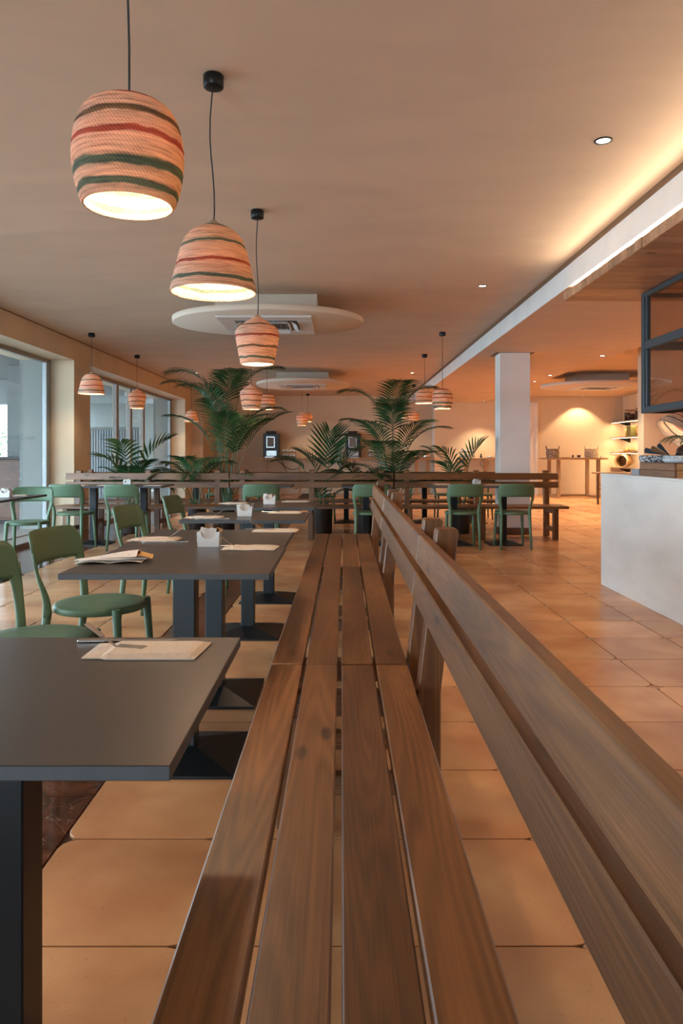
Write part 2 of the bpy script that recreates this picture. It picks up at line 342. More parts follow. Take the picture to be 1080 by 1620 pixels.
def mk(name, bm, mat, parent=None, loc=None, smooth=False):
    me = bpy.data.meshes.new(name); bm.to_mesh(me); bm.free(); me.materials.append(mat)
    if smooth:
        for p in me.polygons: p.use_smooth = True
    o = bpy.data.objects.new(name, me); COL.objects.link(o)
    if parent: o.parent = parent
    if loc: o.location = loc
    return o
def tag(o, label, cat, group=None):
    o['label'] = label; o['category'] = cat
    if group: o['group'] = group
    return o
def thing(name, label, cat, loc=(0, 0, 0), rz=0.0, group=None):
    o = bpy.data.objects.new(name, None); COL.objects.link(o); o.location = loc; o.rotation_euler = (0, 0, rz); o.empty_display_size = 0.1
    return tag(o, label, cat, group)
def struct(o): o['kind'] = 'structure'; return o
def kids(o): return [c for c in bpy.data.objects if c.parent == o]
def dup(root, loc, rz=None, label=None, group=None, children=None):
    r = root.copy(); COL.objects.link(r); r.location = loc
    if rz is not None: r.rotation_euler = (0, 0, rz)
    if label: r['label'] = label
    if group: r['group'] = group
    for ch in (children if children is not None else kids(root)):
        c = ch.copy(); COL.objects.link(c); c.parent = r
        for g in kids(ch):
            d = g.copy(); COL.objects.link(d); d.parent = c
    return r

# ------------------------------------------------------------------ structure: floor
PT = 0.4755; TX0 = 1.547; TY0 = 1.706
def tile_poly(s, r, n=4):
    h = s / 2; pts = []
    for cx, cy, a0 in ((h - r, h - r, 0), (-h + r, h - r, 90), (-h + r, -h + r, 180), (h - r, -h + r, 270)):
        for k in range(n): a = R(a0 + 90 * k / (n - 1)); pts.append((cx + r * math.cos(a), cy + r * math.sin(a)))
    return pts
def tile_bm(bm, x, y, s=PT - 0.005, r=0.05):
    p = tile_poly(s, r); q = tile_poly(s - 0.003, r - 0.0015)
    a = [bm.verts.new((x + u, y + v, -0.012)) for u, v in p]; b = [bm.verts.new((x + u, y + v, -0.0012)) for u, v in p]; c = [bm.verts.new((x + u, y + v, 0)) for u, v in q]
    n = len(p)
    for i in range(n):
        j = (i + 1) % n; bm.faces.new((a[i], a[j], b[j], b[i])); bm.faces.new((b[i], b[j], c[j], c[i]))
    bm.faces.new(c)
fl = struct(mk('floor', box(nb(), -3.95, 8.0, -4, 21.3, -0.2, -0.009), GROUT))
tb = nb(); tile_bm(tb, 0, 0); first_tile = mk('tile', tb, TILE, fl); tmesh = first_tile.data
cells = []
STRIP0, STRIP1 = -1.134, -0.8305
cols = [TX0 + PT * (k + 0.5) for k in range(-5, 14)] + [STRIP0 - PT * (k + 0.5) for k in range(4)]
used = False; far = nb(); lozn = nb()
for cx in cols:
    for j in range(-12, 41):
        cy = TY0 + PT * (j + 0.5)
        lim = 0.47 * cy + 0.28
        if 0.75 < cy < 9.4 and abs(cx) < lim and cx < 4.9 and not (cx > 2.6 and cy < 6.0):
            if not used: first_tile.location = (cx, cy, 0); used = True; continue
            t = bpy.data.objects.new('tile', tmesh); COL.objects.link(t); t.parent = fl; t.location = (cx, cy, random.uniform(-0.0008, 0.0008))
        else: tile_bm(far, cx, cy)
o = mk('distant_tiles', far, TILE, fl); o['kind'] = 'stuff'
for cx in cols:
    for j in range(0, 20):
        x, y = cx + PT / 2, TY0 + PT * j
        if abs(x - STRIP0) < 0.01: continue
        lozn.faces.new([lozn.verts.new((x + 0.034 * u, y + 0.034 * v, -0.002)) for u, v in ((1, 0), (0, 1), (-1, 0), (0, -1))])
o = mk('tile_insets', lozn, INSET, fl); o['kind'] = 'stuff'
for j in range(-1, 14):
    y0 = TY0 + j * 0.951 - 0.2
    mk('marble_slab', box(nb(), STRIP0 + 0.004, STRIP1 - 0.004, y0, y0 + 0.946, -0.012, -0.001, 0.002), MARBLE, fl)
for j in range(-2, 20):
    y0 = TY0 + j * 0.951
    mk('marble_slab', box(nb(), -3.9, STRIP0 - 4 * PT - 0.004, y0, y0 + 0.946, -0.012, -0.001, 0.002), MARBLE, fl)

# ------------------------------------------------------------------ structure: walls, ceiling
ZC = 2.827; ZB = 2.598; ZR = 2.773; YB = 20.6; YBL = 21.1; XL = -3.907; XO = -4.69; XR = 7.94; XB = 1.97
struct(mk('ceiling', box(box(box(nb(), XO, XB + 0.02, -4, 21.4, ZC, ZC + 0.2), XB, 4.01, -4, 21.4, ZB, ZC + 0.2), 4.0, XR + 0.1, -4, 21.4, ZR, ZC + 0.2), CEIL))
struct(mk('shadow_gap_trim_1', box(nb(), XB - 0.012, XB, -4, 21.1, ZC - 0.042, ZC), REVEAL))  # dark brown strip stands in for the shadow gap along the bulkhead top
struct(mk('trim_2', box(nb(), XB - 0.005, XB, -4, 21.1, ZB, ZC - 0.042), WHITEP))
struct(mk('shadow_gap_trim_3', box(nb(), XL, XL + 0.006, -4, 19.0, ZC - 0.012, ZC), REVEAL))  # thin dark strip paints the shadow gap between left wall and ceiling
wl = nb(); ZW = 2.52
box(wl, XO, XL, -4, 19.04, ZW, ZC + 0.05)
for y0, y1 in ((10.67, 11.36), (18.25, 19.1), (-4.2, 1.8)): box(wl, XO, XL, y0, y1, 0, ZW)
box(wl, XO, XL, 19.04, 21.4, 0, ZC)
struct(mk('wall_left', wl, WALL))
wo = nb()
for y0, y1 in ((10.665, 11.365), (18.245, 19.1)): box(wo, XO - 0.01, -4.32, y0, y1, 0, ZW)
struct(mk('wall_left_outer', wo, TERR))
struct(mk('wall_left_pilaster', box(nb(), XL, -3.61, 19.04, YBL, 0, ZC), WALL))
struct(mk('wall_back', box(box(nb(), XL, 2.63, YBL, YBL + 0.2, 0, ZC), 2.63, XR + 0.1, YB, YB + 0.7, 0, ZC), WALL))
struct(mk('window_lit_trim_4', box(nb(), 2.618, 2.63, YB, YBL, 0, ZB), WHITEP))  # white facing puts the window light on this wall return into its colour
struct(mk('wall_right', box(nb(), XR, XR + 0.2, -4, YB, 0, ZC), WALL))
struct(mk('wall_front', box(box(box(nb(), XO, -3.5, -4.2, -4, 0, ZC), -1.0, XR + 0.2, -4.2, -4, 0, ZC), -3.5, -1.0, -4.2, -4, 2.35, ZC), WALL))
w3 = struct(mk('window_3', box(box(box(box(nb(), -3.5, -3.44, -4.13, -4.07, 0, 2.35), -1.06, -1.0, -4.13, -4.07, 0, 2.35), -3.5, -1.0, -4.13, -4.07, 2.29, 2.35), -3.5, -1.0, -4.13, -4.07, 0, 0.06), BROWNALU))
struct(mk('wall_partition', box(nb(), 4.55, XR, 11.0, 11.22, 0, ZR), WALL))
struct(mk('baseboard_back', box(nb(), 2.63, XR, YB - 0.015, YB, 0, 0.10, 0.003), WALL))
c = struct(mk('wall_column', box(nb(), 2.264, 2.69, 10.42, 10.76, 0, ZB), WHITEP))
struct(mk('baseboard_column', box(nb(), 2.245, 2.709, 10.40, 10.78, 0, 0.095, 0.003), MATS['skirting_wood']))
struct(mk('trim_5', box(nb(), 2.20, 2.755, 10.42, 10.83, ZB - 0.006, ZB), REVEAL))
# doorway with white lining in the back wall
dr = nb(); box(dr, 5.46, 5.53, YB - 0.05, YB, 0, 2.59); box(dr, 4.45, 4.52, YB - 0.05, YB, 0, 2.59); box(dr, 4.52, 5.46, YB - 0.05, YB, 2.50, 2.59); box(dr, 4.52, 5.46, YB - 0.03, YB - 0.01, 0, 2.5)
struct(mk('door_1', dr, WHITEP))

# ------------------------------------------------------------------ windows
for k in range(2):
    if k: mk('mullion', box(nb(), -3.5 + k * 1.25 - 0.035, -3.5 + k * 1.25 + 0.035, -4.13, -4.07, 0.06, 2.29, 0.004), BROWNALU, w3)
    mk('pane', box(nb(), -3.44 + k * 1.25, -2.27 + k * 1.25, -4.103, -4.097, 0.06, 2.29), GLASS, w3)
def window(n, y0, y1, mull, ztop=ZW):
    w = struct(mk('window_%d' % n, box(box(box(box(nb(), -4.31, -4.25, y0, y0 + 0.05, 0.0, ztop), -4.31, -4.25, y1 - 0.05, y1, 0, ztop), -4.31, -4.25, y0, y1, ztop - 0.055, ztop), -4.31, -4.25, y0, y1, 0, 0.06), BROWNALU))
    ys = [y0 + 0.05] + mull + [y1 - 0.05]
    for m in mull:
        mk('mullion', box(nb(), -4.31, -4.23, m - 0.035, m + 0.035, 0.06, ztop - 0.055, 0.004), BROWNALU, w)
        mk('door_stile', box(nb(), -4.30, -4.24, m + 0.035, m + 0.13, 0.06, ztop - 0.055, 0.004), ALU, w)
    for a, b in zip(ys, ys[1:]):
        mk('pane', box(nb(), -4.285, -4.279, a, b, 0.06, ztop - 0.055), GLASS, w)
    mk('door_stile', box(nb(), -4.30, -4.24, y1 - 0.17, y1 - 0.05, 0.06, ztop - 0.055, 0.004), ALU, w)
    return w
window(1, 1.8, 10.67, [3.4, 5.8])
window(2, 11.36, 18.25, [13.78, 14.68, 15.63])
struct(mk('trim_6', box(box(nb(), XO, XL, -3.7, 10.67, -0.02, 0.05), XO, XL, 11.36, 18.25, -0.02, 0.05), BROWNALU))

# ------------------------------------------------------------------ terrace beyond the glass
struct(mk('floor_terrace', box(nb(), -14, XO, -8, 30, -0.2, -0.02), plain('terrace_floor', (0.20, 0.19, 0.18), 0.35)))
struct(mk('ceiling_terrace', box(nb(), -8.3, XO, 6.6, 23, 2.72, 2.9), TERR))
struct(mk('wall_terrace', box(nb(), -8.3, XO, 23, 23.2, 0, 2.72), TERR))
for i, y in enumerate((7, 11, 15.6, 20.0)):
    struct(mk('wall_terrace_column', box(nb(), -8.3, -7.9, y, y + 0.45, 0, 2.72), TERR))
struct(mk('wall_terrace_pier', box(nb(), -5.95, -5.70, 13.0, 13.25, 0, 2.72), TERR))
tag(mk('terrace_beam', box(nb(), -7.9, -6.3, 15.5, 15.7, 2.18, 2.72), TERR), 'pale beam spanning the terrace ceiling beyond the left glass', 'beam')
g = thing('linear_lamp', 'long bright white linear light under the terrace beam beyond the glass', 'light', (-7.0, 14.0, 2.05))
mk('housing', box(nb(), -0.9, 0.8, -0.03, 0.03, 0.03, 0.06, 0.004), ALU, g); mk('diffuser', box(nb(), -0.88, 0.78, -0.025, 0.025, 0.0, 0.03, 0.004), LEDC, g)
for hx in (-0.7, 0.6): mk('hanger', tube(nb(), [(hx, 0, 0.06), (hx, 0, 0.67)], 0.004, 5), STEEL, g)
g = thing('sideboard', 'dark wooden cabinet standing on the terrace, seen through the left glass', 'cabinet', (-5.95, 12.2, -0.02))
mk('body', box(nb(), -0.66, 0.66, 0, 0.45, 0.06, 1.08, 0.006), MATS['skirting_wood'], g); mk('top', box(nb(), -0.69, 0.69, -0.03, 0.48, 1.08, 1.12, 0.006), BLKP, g)
for x in (-0.33, 0.33): mk('door', box(nb(), x - 0.31, x + 0.31, -0.02, 0.0, 0.10, 1.05, 0.004), MATS['skirting_wood'], g)
mk('plinth', box(nb(), -0.6, 0.6, 0.03, 0.42, 0, 0.06), BLKP, g)
g = thing('slatted_screen', 'grey-blue vertical slatted screen on the terrace behind the second window', 'screen', (-6.1, 18.9, -0.02))
SCR = plain('screen_slats', (0.28, 0.30, 0.31), 0.6)
for k in range(26): mk('slat', box(nb(), -0.85 + k * 0.068, -0.80 + k * 0.068, -0.02, 0.02, 0.03, 1.78, 0.004), SCR, g)
mk('top_rail', box(nb(), -0.9, 0.95, -0.03, 0.03, 1.78, 1.86, 0.005), TERR, g); mk('backing', box(nb(), -0.88, 0.93, 0.03, 0.045, 0, 1.78), SCR, g)
for (x, y, lb) in ((-6.0, 17.0, 'small white spotlight on the terrace ceiling left of the glass mullions'), (-5.3, 18.0, 'small white spotlight on the terrace ceiling between the glass mullions')):
    g = thing('spotlight', lb, 'light', (x, y, 2.72)); mk('base', lathe(nb(), [(0, 0), (0.035, 0), (0.035, -0.02), (0, -0.02)], 12), PLAST, g)
    mk('head', lathe(nb(), [(0, -0.04), (0.035, -0.05), (0.045, -0.14), (0, -0.13)], 14), PLAST, g); mk('stem', tube(nb(), [(0, 0, -0.015), (0, 0, -0.06)], 0.01, 6), PLAST, g)

# ------------------------------------------------------------------ benches
def bench(L, posts, label, loc, rz, group):
    g = thing('slatted_bench', label, 'bench', loc, rz, group); h = L / 2 - 0.004
    for (a, b) in ((-0.235, -0.130), (-0.118, -0.014), (0.0, 0.105), (0.115, 0.220)):
        mk('seat_plank', box(nb(), a, b, -h + random.uniform(0, .002), h, 0.415, 0.45 + random.uniform(-.001, .001), 0.0035), MATS['bench_wood_Y'], g)
    for (z0, z1) in ((0.789, 0.881), (0.675, 0.760)):
        x0 = 0.2347 + (z0 - 0.675) * 0.1155; x1 = 0.2347 + (z1 - 0.675) * 0.1155
        mk('back_rail', prism(nb(), [(x0, z0), (x0 + 0.028, z0), (x1 + 0.028, z1), (x1, z1)], 'Y', -h, h, 0.003), MATS['bench_wood_Y'], g)
    for y in posts:
        top = 0.92; pts = [(0.2335, 0), (0.303, 0), (0.303, 0.42), (0.3585, 0.914), (0.353, 0.92), (0.297, 0.92), (0.2915, 0.914), (0.2335, 0.412)]
        mk('back_post', prism(nb(), pts, 'Y', y - 0.037, y + 0.037, 0.004), MATS['bench_wood_Z'], g)
        mk('front_leg', box(nb(), -0.20, -0.13, y - 0.035, y + 0.035, 0, 0.345, 0.004), MATS['bench_wood_Z'], g)
        mk('seat_bearer', box(nb(), -0.22, 0.232, y - 0.03, y + 0.03, 0.345, 0.4148, 0.003), MATS['bench_wood_X'], g)
        mk('stretcher', box(nb(), -0.13, 0.233, y - 0.022, y + 0.022, 0.10, 0.16, 0.003), MATS['bench_wood_X'], g)
    return g
BG = 'slatted benches with two-rail backs'
bench(1.99, (-0.955, 0.83), 'brown slatted bench nearest the camera, running out of the bottom of the picture', (0, 1.435, 0), 0, BG)
bench(2.12, (-0.88, 0.86), 'middle bench of the long row beside the four dark tables', (0.004, 3.492, 0), R(-0.25), BG)
bench(1.85, (-0.74, 0.83), 'far bench of the long row, ending before the green chairs by the fence of benches', (0.012, 5.48, 0), R(-0.35), BG)
for i, (x, lb) in enumerate(((-2.715, 'front fence bench at the window side, behind the two left green chairs'), (-0.417, 'middle bench of the front fence row, before the tall left palm'), (1.891, 'right front bench of the fence row, its free end pointing to the white counter'))):
    bench(2.29, (-0.975, 0.0, 0.975), lb, (x, 9.955, 0), R(90), 'front fence benches')
for i, (x, lb) in enumerate(((-2.74, 'rear fence bench at the window side, behind the small left palm'), (-0.44, 'rear fence bench in the middle, behind the palms'), (1.74, 'rear fence bench at the right, behind the white column'))):
    bench(2.27 if i < 2 else 2.10, (-0.975, 0.0, 0.96), lb, (x, 11.14, 0), R(-90), 'rear fence benches')

# ------------------------------------------------------------------ tables
def table(w, d, label, x, y, group, cw=0.083, base=0.21):
    g = thing('pedestal_table', label, 'table', (x, y, 0), 0, group)
    o = mk('tabletop', box(nb(), -w / 2, w / 2, -d / 2, d / 2, 0.730, 0.75, 0.0012), TABLE, g); o.data.materials.append(TEDGE_DAYLIT)
    for f in o.data.polygons: f.material_index = 1 if f.normal.z < 0.5 else 0
    mk('column', box(nb(), -cw / 2, cw / 2, -cw / 2, cw / 2, 0.035, 0.722, 0.003), BLACK, g)
    t = nb(); b = base; c = cw / 2 + 0.012
    lo = [t.verts.new((s * b, u * b, 0)) for s, u in ((-1, -1), (1, -1), (1, 1), (-1, 1))]; md = [t.verts.new((s * b, u * b, 0.012)) for s, u in ((-1, -1), (1, -1), (1, 1), (-1, 1))]
    hi = [t.verts.new((s * c, u * c, 0.052)) for s, u in ((-1, -1), (1, -1), (1, 1), (-1, 1))]
    t.faces.new(lo[::-1]); t.faces.new(hi)
    for i in range(4): j = (i + 1) % 4; t.faces.new((lo[i], lo[j], md[j], md[i])); t.faces.new((md[i], md[j], hi[j], hi[i]))
    mk('foot_plate', t, BLACK, g)
    mk('mounting_plate', box(nb(), -0.17, 0.17, -0.17, 0.17, 0.722, 0.730), BLACK, g)
    return g
TG = 'dark laminate tables beside the long bench'
table(0.71, 0.655, 'nearest dark table, cut off by the left edge, with one napkin pouch on it', -0.575, 1.264, TG, base=0.19)
table(0.705, 0.706, 'second dark table, carrying a crumpled napkin at its near left corner', -0.593, 2.786, TG)
table(0.712, 0.706, 'third dark table, pushed against the far side of the second one', -0.603, 3.495, TG)
table(0.76, 0.60, 'fourth dark table, standing free beyond the pushed-together pair', -0.60, 4.70, TG)
table(0.755, 0.72, 'fifth dark table of the row, the farthest one beside the bench', -0.575, 5.79, TG)
table(0.66, 1.0, 'dark table at the left edge in front of the big glass pane', -3.24, 6.72, None)
FT = 'dark tables before the front fence benches'
for x, lb in ((-3.16, 'dark table behind the leftmost green fence chair'), (-2.52, 'dark table behind the second green chair by the window'), (-0.93, 'dark table before the middle fence bench, behind the far end of the table row'), (0.31, 'dark table beyond the end of the long bench, by the lone green chair'), (1.43, 'dark table behind the left one of the two right-hand green chairs'), (2.06, 'dark table behind the right-hand green chair, its foot near the white column')):
    table(0.615, 0.72, lb, x, 9.32, FT)
RT = 'dark tables behind the fence benches'
for x, lb in ((-2.44, 'dark table behind the fence, left of the tall left palm'), (-1.25, 'dark table behind the fence, below the coffee machine at the left'), (0.08, 'dark table behind the fence, beyond the middle palm'), (1.39, 'dark table behind the fence, left of the white column'), (2.2, 'dark table behind the fence, hidden partly by the white column')):
    table(0.68, 0.68, lb, x, 12.25, RT)

# ------------------------------------------------------------------ chairs (front = +X)
def chair(label, x, y, rz, group):
    g = thing('green_chair', label, 'chair', (x, y, 0), rz, group)
    seat = nb()
    prof = [(0, 0.447), (0.15, 0.448), (0.198, 0.4505), (0.208, 0.447), (0.212, 0.440), (0.212, 0.423), (0.207, 0.418), (0, 0.418)]
    lathe(seat, prof, 40); mk('seat', seat, GREEN, g)
    for sx, sy, sp in ((1, 1, 0), (1, -1, 0), (-1, 1, 1), (-1, -1, 1)):
        a = 0.146; ox = 0.022
        top = Vector((sx * (a + ox * 0.6), sy * (a + ox * 0.6), 0.447 if not sp else 0.44)); bot = Vector((sx * (a + 0.045), sy * (a + 0.033), 0))
        if sp: top = Vector((-0.172, sy * 0.168, 0.44)); bot = Vector((-0.215, sy * 0.182, 0))
        mk('leg', tube(nb(), [bot, bot.lerp(top, 0.5), top - Vector((0, 0, 0.006)), top], [0.0125, 0.0165, 0.0205, 0.0175], 12), GREEN, g)
    # back posts: oval at the seat, flattening and widening into the ends of the curved backrest
    for sy in (1, -1):
        u = 0.87 * sy
        def edge(z): return Vector((-0.205 - 0.055 * math.cos(u * 1.45) - (z - 0.63) * 0.20 + 0.012 * u * u, 0.212 * math.sin(u * 1.18) / math.sin(1.18), z))
        nrm = Vector((math.cos(u * 0.75), -math.sin(u * 0.75), 0)).normalized(); tan = Vector((-nrm.y, nrm.x, 0)); t = nb(); rings = []
        for k in range(11):
            f = k / 10; z = 0.405 + (0.70 - 0.405) * f; e = max(0, min(1, (z - 0.44) / 0.19)); e2 = e * e * (3 - 2 * e)
            c0 = Vector((-0.173, sy * 0.169, z)); c_ = c0.lerp(edge(max(z, 0.6)), e2 ** 1.2); c_.z = z
            ht = 0.0185 + (0.0285 - 0.0185) * max(0, (z - 0.52) / 0.16) ** 1.3; hn = 0.0195 + (0.0068 - 0.0195) * min(1, max(0, (z - 0.43) / 0.20))
            rings.append([t.verts.new(c_ + tan * ht * math.copysign(abs(math.cos(2 * PI * i / 14)) ** 0.7, math.cos(2 * PI * i / 14)) + nrm * hn * math.copysign(abs(math.sin(2 * PI * i / 14)) ** 0.7, math.sin(2 * PI * i / 14))) for i in range(14)])
        for r0_, r1_ in zip(rings, rings[1:]):
            for i in range(14): j = (i + 1) % 14; t.faces.new((r0_[i], r0_[j], r1_[j], r1_[i])).smooth = True
        t.faces.new(rings[0][::-1]); t.faces.new(rings[-1]); bmesh.ops.recalc_face_normals(t, faces=t.faces)
        mk('back_post', t, GREEN, g)
    t = nb(); NU, NZ = 24, 7; outer = []; inner = []
    for i in range(NU + 1):
        u = -1 + 2 * i / NU; e = abs(u)
        zt = 0.794 - 0.05 * max(0, (e - 0.72) / 0.28) ** 2.2 - 0.004 * u * u; zb = 0.632 + 0.006 * (1 - u * u) - 0.03 * max(0, (e - 0.9) / 0.1)
        ro, ri = [], []
        for k in range(NZ + 1):
            z = zb + (zt - zb) * k / NZ; lean = (z - 0.63) * 0.20
            yy = 0.212 * math.sin(u * 1.18) / math.sin(1.18); xx = -0.205 - 0.055 * math.cos(u * 1.45) - lean + 0.012 * u * u
            nrm = Vector((math.cos(u * 0.75), -math.sin(u * 0.75) , 0)).normalized()
            ed = 0.0075 if 0 < k < NZ else 0.004
            ro.append(t.verts.new(Vector((xx, yy, z)) - nrm * ed)); ri.append(t.verts.new(Vector((xx, yy, z)) + nrm * ed))
        outer.append(ro); inner.append(ri)
    for i in range(NU):
        for k in range(NZ):
            t.faces.new((outer[i][k], outer[i + 1][k], outer[i + 1][k + 1], outer[i][k + 1])); t.faces.new((inner[i][k], inner[i][k + 1], inner[i + 1][k + 1], inner[i + 1][k]))
        t.faces.new((outer[i][0], inner[i][0], inner[i + 1][0], outer[i + 1][0])); t.faces.new((outer[i][NZ], outer[i + 1][NZ], inner[i + 1][NZ], inner[i][NZ]))
    for i in (0, NU):
        for k in range(NZ): t.faces.new((outer[i][k], outer[i][k + 1], inner[i][k + 1], inner[i][k]) if i == 0 else (outer[i][k], inner[i][k], inner[i][k + 1], outer[i][k + 1]))
    bmesh.ops.recalc_face_normals(t, faces=t.faces)
    mk('backrest', t, GREEN, g, smooth=True)
    return g
CG1, CG2, CG3 = 'green chairs at the table row', 'green chairs facing the fence benches', 'green chairs behind the fence'
ch0 = chair('green chair nearest the camera, cut off by the left edge', -1.17, 2.80, R(-9), CG1)
CK = kids(ch0)
for (x, y, a, lb, gr) in (
    (-1.145, 3.47, -9, 'second green chair of the table row, its whole round seat in view', CG1),
    (-1.235, 4.98, -9, 'third green chair of the table row, only its backrest above the table', CG1),
    (-1.20, 6.18, -6, 'farthest green chair of the table row, before the planter fence', CG1),
    (-3.28, 7.62, -80, 'green chair beyond the left edge table, turned towards the camera', 'green chair by the glass'),
    (-3.22, 8.82, 84, 'leftmost green chair facing the fence benches, beside the plaster pier', CG2),
    (-2.57, 8.82, 84, 'second green chair facing the fence benches, before the small left palm', CG2),
    (-0.96, 8.90, 90, 'green chair seen over the end of the table row', CG2),
    (0.345, 8.90, 90, 'lone green chair beyond the end of the long bench', CG2),
    (1.475, 8.93, 90, 'left one of the two green chairs at the right of the bench back', CG2),
    (2.085, 8.93, 90, 'rightmost green chair, standing free on the terracotta tiles', CG2),
    (-2.2, 12.95, -90, 'green chair behind the fence left of the tall left palm', CG3),
    (-1.30, 12.95, -90, 'green chair behind the fence below the coffee machine', CG3),
    (-0.30, 12.35, 0, 'green chair behind the fence beside the middle palm', CG3),
    (1.05, 12.9, -95, 'green chair behind the fence, left of the right palm', CG3),
    (1.85, 12.9, -90, 'green chair behind the fence, just left of the column', CG3),
    (2.45, 12.9, -90, 'green chair behind the fence, right behind the column', CG3)):
    dup(ch0, (x, y, 0), R(a), lb, gr, CK)

# ------------------------------------------------------------------ things on the tables
def pouch(x, y, z, rz, label, crumple=0.0, fork=True):
    """folded paper pouch; the cutlery handles stick out at its left (-X) end"""
    g = thing('napkin_pouch', label, 'napkin', (x, y, z), rz, 'napkin pouches on the tables')
    t = nb(); NX, NY = 18, 8; L, Wd = 0.222, 0.125; top, bot = [], []
    for i in range(NX + 1):
        a, b = [], []
        for j in range(NY + 1):
            u = i / NX; v = j / NY
            px = (u - 0.5) * L + (0.012 * v if u > .5 else 0) ; py = (v - 0.5) * Wd * (0.88 if u < 0.18 else 1)
            ed = min(u, 1 - u, v * 0.6, (1 - v) * 0.6)
            h = 0.003 + 0.007 * min(1, ed * 14) * (1 if u > 0.22 else 0.45) + crumple * abs(noise.noise(Vector((px * 26, py * 34, x * 9)))) * min(1, ed * 8)
            lift = crumple * 0.35 * math.sin(u * 7 + y) ** 2 * (1 if v < 0.4 else 0.5)
            a.append(t.verts.new((px, py, h + lift))); b.append(t.verts.new((px, py, 0.0006 + lift * 0.8)))
        top.append(a); bot.append(b)
    for i in range(NX):
        for j in range(NY):
            t.faces.new((top[i][j], top[i + 1][j], top[i + 1][j + 1], top[i][j + 1])); t.faces.new((bot[i][j], bot[i][j + 1], bot[i + 1][j + 1], bot[i + 1][j]))
        t.faces.new((top[i][0], bot[i][0], bot[i + 1][0], top[i + 1][0])); t.faces.new((top[i][NY], top[i + 1][NY], bot[i + 1][NY], bot[i][NY]))
    for j in range(NY):
        t.faces.new((top[0][j], top[0][j + 1], bot[0][j + 1], bot[0][j])); t.faces.new((top[NX][j], bot[NX][j], bot[NX][j + 1], top[NX][j + 1]))
    bmesh.ops.recalc_face_normals(t, faces=t.faces)
    mk('paper', t, PAPER, g)
    ff = nb(); a0 = [(-0.5 * L * 0.96, -0.05, 0.0105), (-0.5 * L * 0.6, -0.056, 0.0115), (-0.5 * L * 0.55, 0.056, 0.012), (-0.5 * L * 0.9, 0.05, 0.0108)]
    return g
def fork(x, y, z, rz, label, tilt=32):
    g = thing('fork', label, 'fork', (x, y, z), rz, 'forks on the tables')
    M = Matrix.Rotation(R(tilt), 4, 'Y')
    t = box(nb(), -0.075, -0.03, -0.0085, 0.0085, -0.001, 0.001, 0.0006, M=M); box(t, -0.03, 0.006, -0.0035, 0.0035, -0.001, 0.001, 0.0006, M=M)
    mk('handle', t, STEEL, g)
    t = box(nb(), 0.008, 0.035, -0.011, 0.011, -0.002, 0.0, 0.0006)
    for k in range(4): box(t, 0.033, 0.07, -0.011 + k * 0.0063, -0.0082 + k * 0.0063, -0.002, 0.0, 0.0004)
    mk('tines', t, STEEL, g)
    return g
def knife(x, y, z, rz, label):
    g = thing('knife', label, 'knife', (x, y, z), rz, 'knives on the tables')
    mk('handle', box(nb(), -0.11, -0.01, -0.007, 0.007, 0.0003, 0.0055, 0.002), STEEL, g)
    mk('blade', prism(nb(), [(-0.012, -0.006), (0.09, -0.008), (0.105, 0.0), (0.09, 0.007), (-0.012, 0.006)], 'Z', 0.002, 0.0035), STEEL, g)
    return g
ZT = 0.7502
PO = [(-0.395, 1.475, 0, 'beige napkin pouch on the nearest table', 0, 1),
      (-0.388, 3.075, 0, 'napkin pouch on the third table, right of the white sugar holder', 0.006, 1),
      (-0.345, 3.77, 0, 'napkin pouch at the far right corner of the third table', 0, 1),
      (-0.87, 3.38, 0, 'flat napkin pouch at the far left of the paired tables', 0.006, -1),
      (-0.865, 4.565, 0, 'napkin pouch at the left of the fourth table', 0, -1),
      (-0.385, 4.93, 0, 'napkin pouch at the right of the fourth table', 0, 1),
      (-0.87, 5.86, 0, 'napkin pouch at the left of the farthest table of the row', 0, -1),
      (-0.385, 6.08, 0, 'napkin pouch at the right of the farthest table of the row', 0, 1),
      (-3.05, 6.95, -75, 'napkin pouch on the dark table at the left edge', 0, 0),
      (-3.3, 9.12, 0, 'napkin pouch behind the leftmost fence chair', 0, 0),
      (-2.35, 9.12, 0, 'napkin pouch behind the second fence chair', 0, 0),
      (-2.93, 9.10, 10, 'napkin pouch at the joint of the two tables by the window', 0.01, 0),
      (1.30, 9.5, 0, 'napkin pouch at the left end of the right fence tables', 0, 0),
      (1.95, 9.4, 0, 'napkin pouch beside the sugar holder on the right fence table', 0, 0)]
for (x, y, a, lb, cr, fk) in PO:
    pouch(x, y, ZT, R(a), lb, cr)
    if fk == 1:
        fork(x - 0.068, y + 0.01, ZT + 0.0115, R(-14), 'steel fork in the ' + lb.replace('beige ', '').replace(', right of the white sugar holder', ' by the holder'))
        knife(x - 0.055, y + 0.080, ZT, R(2), 'knife behind the ' + lb.replace('beige ', '').replace(', right of the white sugar holder', ' by the holder'))
    elif fk == -1:
        fork(x + 0.068, y + 0.01, ZT + 0.0115, R(200), 'steel fork in the ' + lb.replace(' of the row', ''))
        knife(x + 0.07, y - 0.078, ZT, R(176), 'knife before the ' + lb.replace(' of the row', ''))
